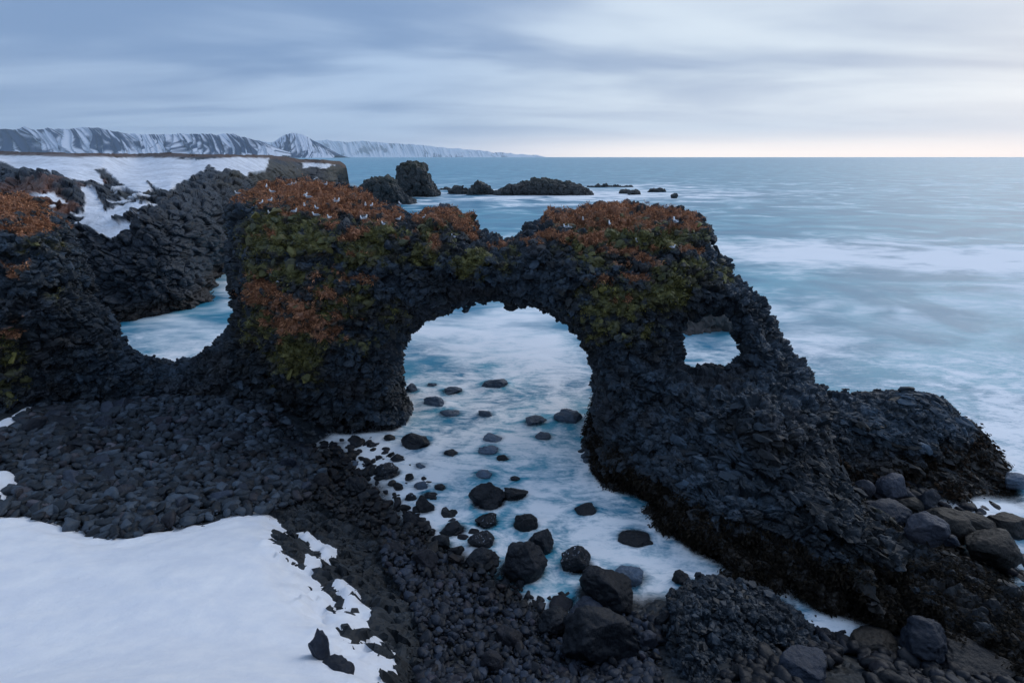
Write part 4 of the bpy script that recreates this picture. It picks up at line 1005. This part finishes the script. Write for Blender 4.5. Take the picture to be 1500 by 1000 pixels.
t_ = 1 + (-dsp) / np.maximum(CF.reshape(-1), 1) * 1.0
# move along the depth direction only (y), keeping height
Nc = normals(PV, grid_quads(len(cols), nr)[:, ::-1]); Nc *= np.sign((Nc * (np.array((0, 0, CAMZ)) - PV)).sum(1))[:, None]
PVn = PV + Nc * (dsp * .40)[:, None]; PVn[:, 1] -= dsp * .15
shc = (.5 + .5 * r[:, 7] + .5 * q[:, 7])
rockc = np.stack([.0125 * shc, .0205 * shc, .033 * shc], 1)
bn = fbm(x * .25, y * .15, z * .3, 4, .6).reshape(-1)
brown = sstep(blobs(CPX, CPY, [(30, 288, 80, 26, 1.4), (90, 300, 40, 28, 1.0), (150, 262, 20, 10, .6), (60, 330, 40, 16, .7), (20, 262, 40, 8, .6)]).reshape(-1) + bn * .9, .5, .8)
topb = sstep(-(CPY - np.repeat(cr[:, None], nr, 1)).reshape(-1) + bn * 2.5, -7, -4) 
oliv = sstep(blobs(CPX, CPY, [(400, 252, 70, 26, 1), (345, 262, 50, 20, .7), (490, 252, 30, 22, 1), (230, 285, 80, 14, .5)]).reshape(-1) + bn * .8, .4, .9)
def mixc(a, b, f): return a * (1 - f[:, None]) + np.asarray(b) * f[:, None]
cc = mixc(rockc, (.045, .040, .026), oliv * .8); cc = mixc(cc, (.14, .055, .032), brown * .9); 
cc = mixc(cc, (.74, .77, .84), snf.reshape(-1)); cc = mixc(cc, (.085, .042, .026), topb * .9)
lowb = sstep(-PV[:, 2], -2.2, -.8); cc = mixc(cc, (.020, .015, .013), lowb * .8)
# close the back of the plateau so that it is a body, not a skin
back = PVn.reshape(len(cols), nr, 3)[:, 0].copy(); 
bk1 = back * ((back[:, 1:2] + 25) / back[:, 1:2]); bk1[:, 2] = back[:, 2] - .4; bk2 = back * ((back[:, 1:2] + 60) / back[:, 1:2]); bk2[:, 2] = back[:, 2] - 14
rows = np.concatenate([bk2[:, None], bk1[:, None], PVn.reshape(len(cols), nr, 3)], 1)
ccr = cc.reshape(len(cols), nr, 3); ccr = np.concatenate([ccr[:, :1], ccr[:, :1], ccr], 1)
cq = grid_quads(len(cols), nr + 2)[:, ::-1]
sa = np.concatenate([np.zeros((len(cols), 2)), snf * sstep(-CPY, -290, -270)], 1).reshape(-1, 1)
link('coastal_cliff', mesh_from('coastal_cliff', rows.reshape(-1, 3), cq, M_far, np.concatenate([ccr.reshape(-1, 3), sa], 1)), label='high black sea cliff behind the arch at the left, with a snow slope above', cat='cliff')

# ------------------------------------------------------------------ stacks and skerries out at sea
def far_rock(name, outline, Yd, th, label, cat, h=.5, tint=(.030, .034, .036), R=5, amp=.9, lean=0):
    P = np.array(outline, float); y1 = P[:, 1].max(); out = outline
    xm = P[:, 0].mean()
    F = [(P[:, 0].min(), P[:, 1].min(), Yd + lean), (P[:, 0].max(), P[:, 1].min(), Yd + lean), (xm, y1, Yd), (P[:, 0].min(), y1 + 10, Yd - 1), (P[:, 0].max(), y1 + 10, Yd - 1)]
    M_ = Massif(out, F, [(xm, y1, th), (xm + 9, y1 - 5, th), (xm, y1 - 20, th * .9)], R * .6, .2)
    x0 = float(at_y(P[:, 0].min() - 4, y1, Yd)[0]); x1 = float(at_y(P[:, 0].max() + 4, y1, Yd)[0]); zt = float(at_y(xm, P[:, 1].min() - 3, Yd + lean)[2])
    V, Q = M_.build((x0 - 2, Yd - 3, -1.5), (x1 + 2, Yd + lean + th + 3, zt + 2), h, ((.8, .2), (.4, .6)))
    V, N, sh, _ = rockify(V, Q, 2.2 * h / .5, amp, (1, 1, .6), Yd, True)
    k = vnoise(V[:, 0] * .5, V[:, 1] * .5, V[:, 2] * .5)[:, None] * .5 + .5
    gr = sstep(N[:, 2], .4, .9)[:, None] * k * sstep(V[:, 2], 3, 8)[:, None]
    col = np.array(tint) * sh[:, None] * (1 - gr) + np.array((.05, .05, .028)) * gr
    return link(name, mesh_from(name, V, Q, M_far, col), label=label, cat=cat)
far_rock('sea_stack', [(581, 242), (588, 237), (612, 237), (624, 241), (630, 256), (640, 276), (647, 284), (640, 294), (584, 294), (580, 262)], 196, 16, 'tall square topped sea stack standing beyond the left pillar, sloping on its right side', 'sea stack', lean=0)
far_rock('sea_stack', [(531, 266), (545, 258), (572, 258), (584, 268), (590, 280), (606, 292), (614, 298), (614, 308), (520, 308), (526, 280)], 165, 13, 'lower humped sea stack in front and left of the tall square topped one', 'sea stack')
far_rock('skerry', [(722, 281), (745, 270), (762, 268), (780, 262), (800, 261), (832, 266), (848, 270), (862, 277), (872, 284), (872, 290), (722, 290)], 205, 16, 'long low black skerry with white surf along its foot, right of the stacks', 'skerry', R=4)
far_rock('skerry', [(685, 276), (697, 265), (708, 267), (722, 277), (726, 284), (726, 290), (682, 290)], 208, 9, 'small pointed skerry touching the left end of the long low one', 'skerry', R=3)
far_rock('skerry', [(654, 281), (664, 274), (674, 270), (686, 278), (688, 284), (688, 290), (652, 290)], 212, 7, 'small black skerry left of the pointed one', 'skerry', R=3)
far_rock('skerry', [(641, 278), (650, 273), (658, 273), (663, 279), (663, 284), (641, 284)], 240, 6, 'tiny skerry just right of the tall sea stack', 'skerry', R=2)
far_rock('skerry', [(905, 278), (912, 275), (920, 277), (922, 281), (922, 286), (904, 286)], 215, 4, 'tiny black rock in the surf right of the long skerry, left one', 'skerry', R=1.5)
far_rock('skerry', [(919, 278), (930, 276), (938, 279), (940, 282), (940, 287), (918, 287)], 208, 4, 'small black rock in the surf right of the long skerry, middle one', 'skerry', R=1.5)
far_rock('skerry', [(948, 277), (960, 274), (972, 276), (974, 280), (974, 286), (946, 286)], 225, 4, 'flat black rock in the surf right of the long skerry, right one', 'skerry', R=1.5)
far_rock('skerry', [(860, 271), (880, 270), (905, 271), (930, 271.5), (930, 276), (860, 276)], 262, 3, 'thin flat reef barely above the water behind the surf', 'skerry', R=1.2)
far_rock('skerry', [(982, 285), (988, 284), (992, 287), (992, 291), (981, 291)], 190, 2, 'tiny black rock alone at the right end of the surf', 'skerry', R=1.)
far_rock('half_hidden_rock', [(995, 440), (1030, 425), (1080, 440), (1100, 470), (1105, 492), (1095, 510), (990, 505), (990, 470)], 41, 4, 'brown grey rock in the sea seen through the small window of the arch', 'rock', h=.25, tint=(.085, .072, .068), R=1.8, amp=.25)

# ------------------------------------------------------------------ mountains
def mountains(name, crestpts, dist, depth, seed, rough, step=1.0, base_py=229.0, snow_pale=0.0):
    step = .45; cpx = np.arange(crestpts[0][0], crestpts[-1][0] + .1, step); cpt = np.array(crestpts, float)
    cpy = np.interp(cpx, cpt[:, 0], cpt[:, 1]); nv = 70; v = np.linspace(0, 1, nv)
    cpy = cpy + rough * fbm(cpx * .06 + seed, 0 * cpx, 0 * cpx, 5, .65)
    xb, yb, _ = at_y(cpx, 230 + 0 * cpx, dist); _, _, zt = at_y(cpx, cpy, dist + depth)
    Zt = np.maximum(zt, 5)
    U = cpx[:, None] + 0 * v[None]; Vv = v[None] + 0 * cpx[:, None]
    w_ = Vv * 9 + 0 * U
    rib = 1 - np.abs(fbm(U * .22 + Vv * 1.2 + seed, Vv * .4, 0 * U, 3, .6)) * 2.2
    rib2 = vnoise(U * .35 + Vv * 5 + seed, Vv * 1.2, 0 * U + 3)
    prof = Vv ** 1.35
    Zz = Zt[:, None] * prof * (1 + .10 * (rib - .5) * (1 - Vv) * 1.5) + Zt[:, None] * .03 * rib2 * np.sin(Vv * 3.1)
    Yy = dist + depth * Vv + depth * .30 * rib * (.3 + .9 * np.abs(vnoise(U * .03 + seed, 0 * U, 0 * U))) * np.sin(Vv * 3.14)
    Xx = xb[:, None] / dist * (dist + depth * Vv)
    UU = U + Vv * 9 * np.sign(vnoise(U * .012 + seed, 0 * U, 0 * U)) + 3 * fbm(U * .05, Vv * 2, 0 * U, 2)
    sn = sstep(vnoise(UU * .33 + seed, Vv * .4, 0 * U) * .35 + .7 * vnoise(UU * .95, Vv * .8, 0 * U + 9) + 1.5 * fbm(U * .045, Vv * 1.6, 0 * U + seed, 4, .6) - .08 + snow_pale + .5 * (1 - Vv) ** 3, -.12, .3)  # the added bias whitens a far range in place of haze
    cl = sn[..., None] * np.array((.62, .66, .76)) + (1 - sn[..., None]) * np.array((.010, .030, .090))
    # far side of the range
    P3 = np.stack([Xx, Yy, Zz], -1); bk = P3[:, -1:].copy(); bk[..., 1] += depth; bk[..., 2] = -5
    ft = P3[:, :1].copy(); ft[..., 1] -= 200; ft[..., 2] = -5
    P3 = np.concatenate([ft, P3, bk], 1); cl = np.concatenate([cl[:, :1], cl, cl[:, -1:]], 1)
    link(name, mesh_from(name, P3.reshape(-1, 3), grid_quads(len(cpx), nv + 2), M_mtn, cl.reshape(-1, 3), smooth=True), kind='structure')
M_mtn = veg_material('snowy_mountain', .9)
mountains('mountains', [(-420, 184), (-200, 183), (-60, 186), (0, 187), (60, 189), (110, 188), (155, 188), (185, 194), (215, 197), (260, 195), (300, 196), (345, 196), (365, 202), (385, 208), (398, 214), (405, 226)], 7000, 1600, 1.0, 4.5, .8)
mountains('mountains', [(392, 228), (402, 210), (412, 203), (422, 198), (432, 195), (445, 196), (456, 201), (466, 207), (478, 214), (488, 226)], 9000, 1200, 5.0, 3.0, .6)
mountains('mountains', [(340, 206), (372, 204), (400, 207), (470, 205), (510, 207), (560, 209), (600, 211), (650, 215), (700, 220), (760, 226), (800, 229)], 27500, 2500, 9.0, 4.0, .8, snow_pale=.35)  # haze fading of the farthest range painted in as extra snow colour

# ------------------------------------------------------------------ gulls
def gull_mesh():
    bm = bmesh.new()
    def ell(c, r_, rot=0, seg=10, col=(.8, .82, .86)):
        g = bmesh.ops.create_uvsphere(bm, u_segments=seg, v_segments=6, radius=1)
        for v in g['verts']:
            x, y, z = v.co.x * r_[0], v.co.y * r_[1], v.co.z * r_[2]
            v.co = (x * math.cos(rot) - z * math.sin(rot) + c[0], y + c[1], x * math.sin(rot) + z * math.cos(rot) + c[2]); CC[v] = col
    CC = {}
    ell((0, 0, .13), (.17, .075, .075), .12); ell((.14, 0, .22), (.05, .045, .10), -.3); ell((.17, 0, .30), (.055, .042, .042), 0)
    for s in (-1, 1): ell((-.06, .06 * s, .15), (.17, .022, .055), -.08, 10, (.33, .36, .42))
    ell((-.20, 0, .12), (.10, .035, .015), -.1)
    ell((.235, 0, .29), (.035, .012, .012), -.15, 8, (.55, .42, .05))
    for s in (-1, 1): ell((.02, .03 * s, .03), (.010, .010, .06), 0, 6, (.3, .18, .12))
    bm.verts.ensure_lookup_table(); bm.verts.index_update()
    V = np.array([v.co[:] for v in bm.verts]); C = np.array([CC[v] for v in bm.verts])
    bmesh.ops.triangulate(bm, faces=bm.faces); F = np.array([[v.index for v in f.verts] for f in bm.faces]); bm.free()
    return mesh_from('gull', V, F, M_veg, C, smooth=True)
GM = gull_mesh()
gpxA, gpyA, gdA = proj(VA[:, 0], VA[:, 1], VA[:, 2])
vwA = (NA * (np.array((0, 0, CAMZ)) - VA)).sum(1) > -.2 * gdA
gulls = [(350, 284, 'leftmost gull, on the grassy top left corner of the left pillar'), (391, 276, 'white gull on the crest of the left pillar, second from the left'), (401, 286, 'white gull just below the crest, near the top left of the left pillar'),
 (427, 275, 'left one of two gulls side by side on the crest of the left pillar'), (434, 273, 'right one of two gulls side by side on the crest of the left pillar'), (479, 278, 'white gull sitting right of the highest grass of the left pillar'),
 (398, 298, 'white gull on a dark ledge at the upper left of the left pillar'), (385, 304, 'white gull lowest left among those around the top left ledges'), (396, 317, 'lone gull on dark rock under the upper left ledges'),
 (449, 291, 'left gull of a pair in the middle of the orange grass top'), (455, 291, 'right gull of a pair in the middle of the orange grass top'), (448, 306, 'white gull resting on a mossy knob below the middle of the grass top'), (465, 310, 'white gull right of the mossy knob'),
 (433, 316, 'white gull left and below the mossy knob'), (464, 321, 'white gull below the mossy knob on green leaves'), (490, 299, 'left gull of a pair at the lower right of the orange grass'), (496, 300, 'right gull of a pair at the lower right of the orange grass'),
 (484, 324, 'small gull on brown rock under the orange grass'), (537, 307, 'left gull of two on the right shoulder of the left pillar'), (545, 306, 'right gull of two on the right shoulder of the left pillar'), (530, 325, 'left gull of two on a ledge under the right shoulder'),
 (536, 325, 'right gull of two on a ledge under the right shoulder'), (585, 327, 'white gull in the dip right of the left pillar'), (563, 334, 'small gull lowest on the ledge left of the dip'), (591, 303, 'gull on the dark edge of the left pillar against the sea'),
 (640, 308, 'gull at the top left of the middle knob of the arch'), (622, 324, 'gull on the rock face left of the middle knob'), (665, 352, 'gull below the middle knob over the crown of the opening'), (403, 375, 'white gull alone on the left face of the left pillar, upper one'),
 (412, 418, 'white gull alone on the left face of the left pillar, lower one'), (855, 326, 'gull resting on grass at the left of the right pillar top'), (889, 330, 'gull facing away on the right pillar, just right of the resting one'),
 (828, 338, 'left gull of a pair at the left end of the right pillar'), (834, 338, 'right gull of a pair at the left end of the right pillar'), (950, 302, 'gull on the skyline of the right pillar, left one'), (978, 305, 'gull on the skyline of the right pillar, right one'),
 (988, 331, 'largest gull, with raised head at the upper right of the right pillar'), (932, 359, 'gull on the orange ledge in the middle of the right pillar'), (983, 367, 'gull on the ledge below the largest gull')]
rg = np.random.default_rng(3)
for gx, gy, lb in gulls:
    d2 = (gpxA - gx) ** 2 + (gpyA - gy) ** 2
    m = np.where(vwA & (d2 < 30))[0]
    if not len(m): m = np.array([np.argmin(d2)])
    dmin = gdA[m].min(); m = m[gdA[m] < dmin + .8]; k = m[np.argmin(d2[m])]
    o = link('gull', GM, None, lb, 'gull', 'gulls resting on the arch')
    o.location = VA[k] + np.array((0, -.08, .10)); o.rotation_euler = (0, 0, rg.uniform(-3.1, 3.1)); s = 1.05 if gx == 988 else rg.uniform(.62, .78); o.scale = (s, s, s)

# ------------------------------------------------------------------ haze
HAZE = 2.8e-5
if HAZE:
    m = bpy.data.materials.new('haze'); m.use_nodes = True; t = NT(m.node_tree)
    pv = t.n('ShaderNodeVolumePrincipled', i_Density=HAZE, i_Color=(.84, .93, 1.0, 1), i_Anisotropy=.3)
    t.n('ShaderNodeOutputMaterial', i_Volume=pv.outputs[0])
    x0, x1, y0, y1, z0, z1 = -31000, 31000, -400, 31000, -4.5, 1500
    hv = np.array([(x, y, z) for x in (x0, x1) for y in (y0, y1) for z in (z0, z1)], float)
    hq = np.array([(0, 1, 3, 2), (4, 6, 7, 5), (0, 4, 5, 1), (2, 3, 7, 6), (0, 2, 6, 4), (1, 5, 7, 3)])
    link('haze', mesh_from('haze', hv, hq, m), kind='stuff')
print('TRIS', sum(len(o.data.polygons) * (2 if len(o.data.polygons) and len(o.data.polygons[0].vertices) == 4 else 1) for o in sc.objects if o.type == 'MESH'))
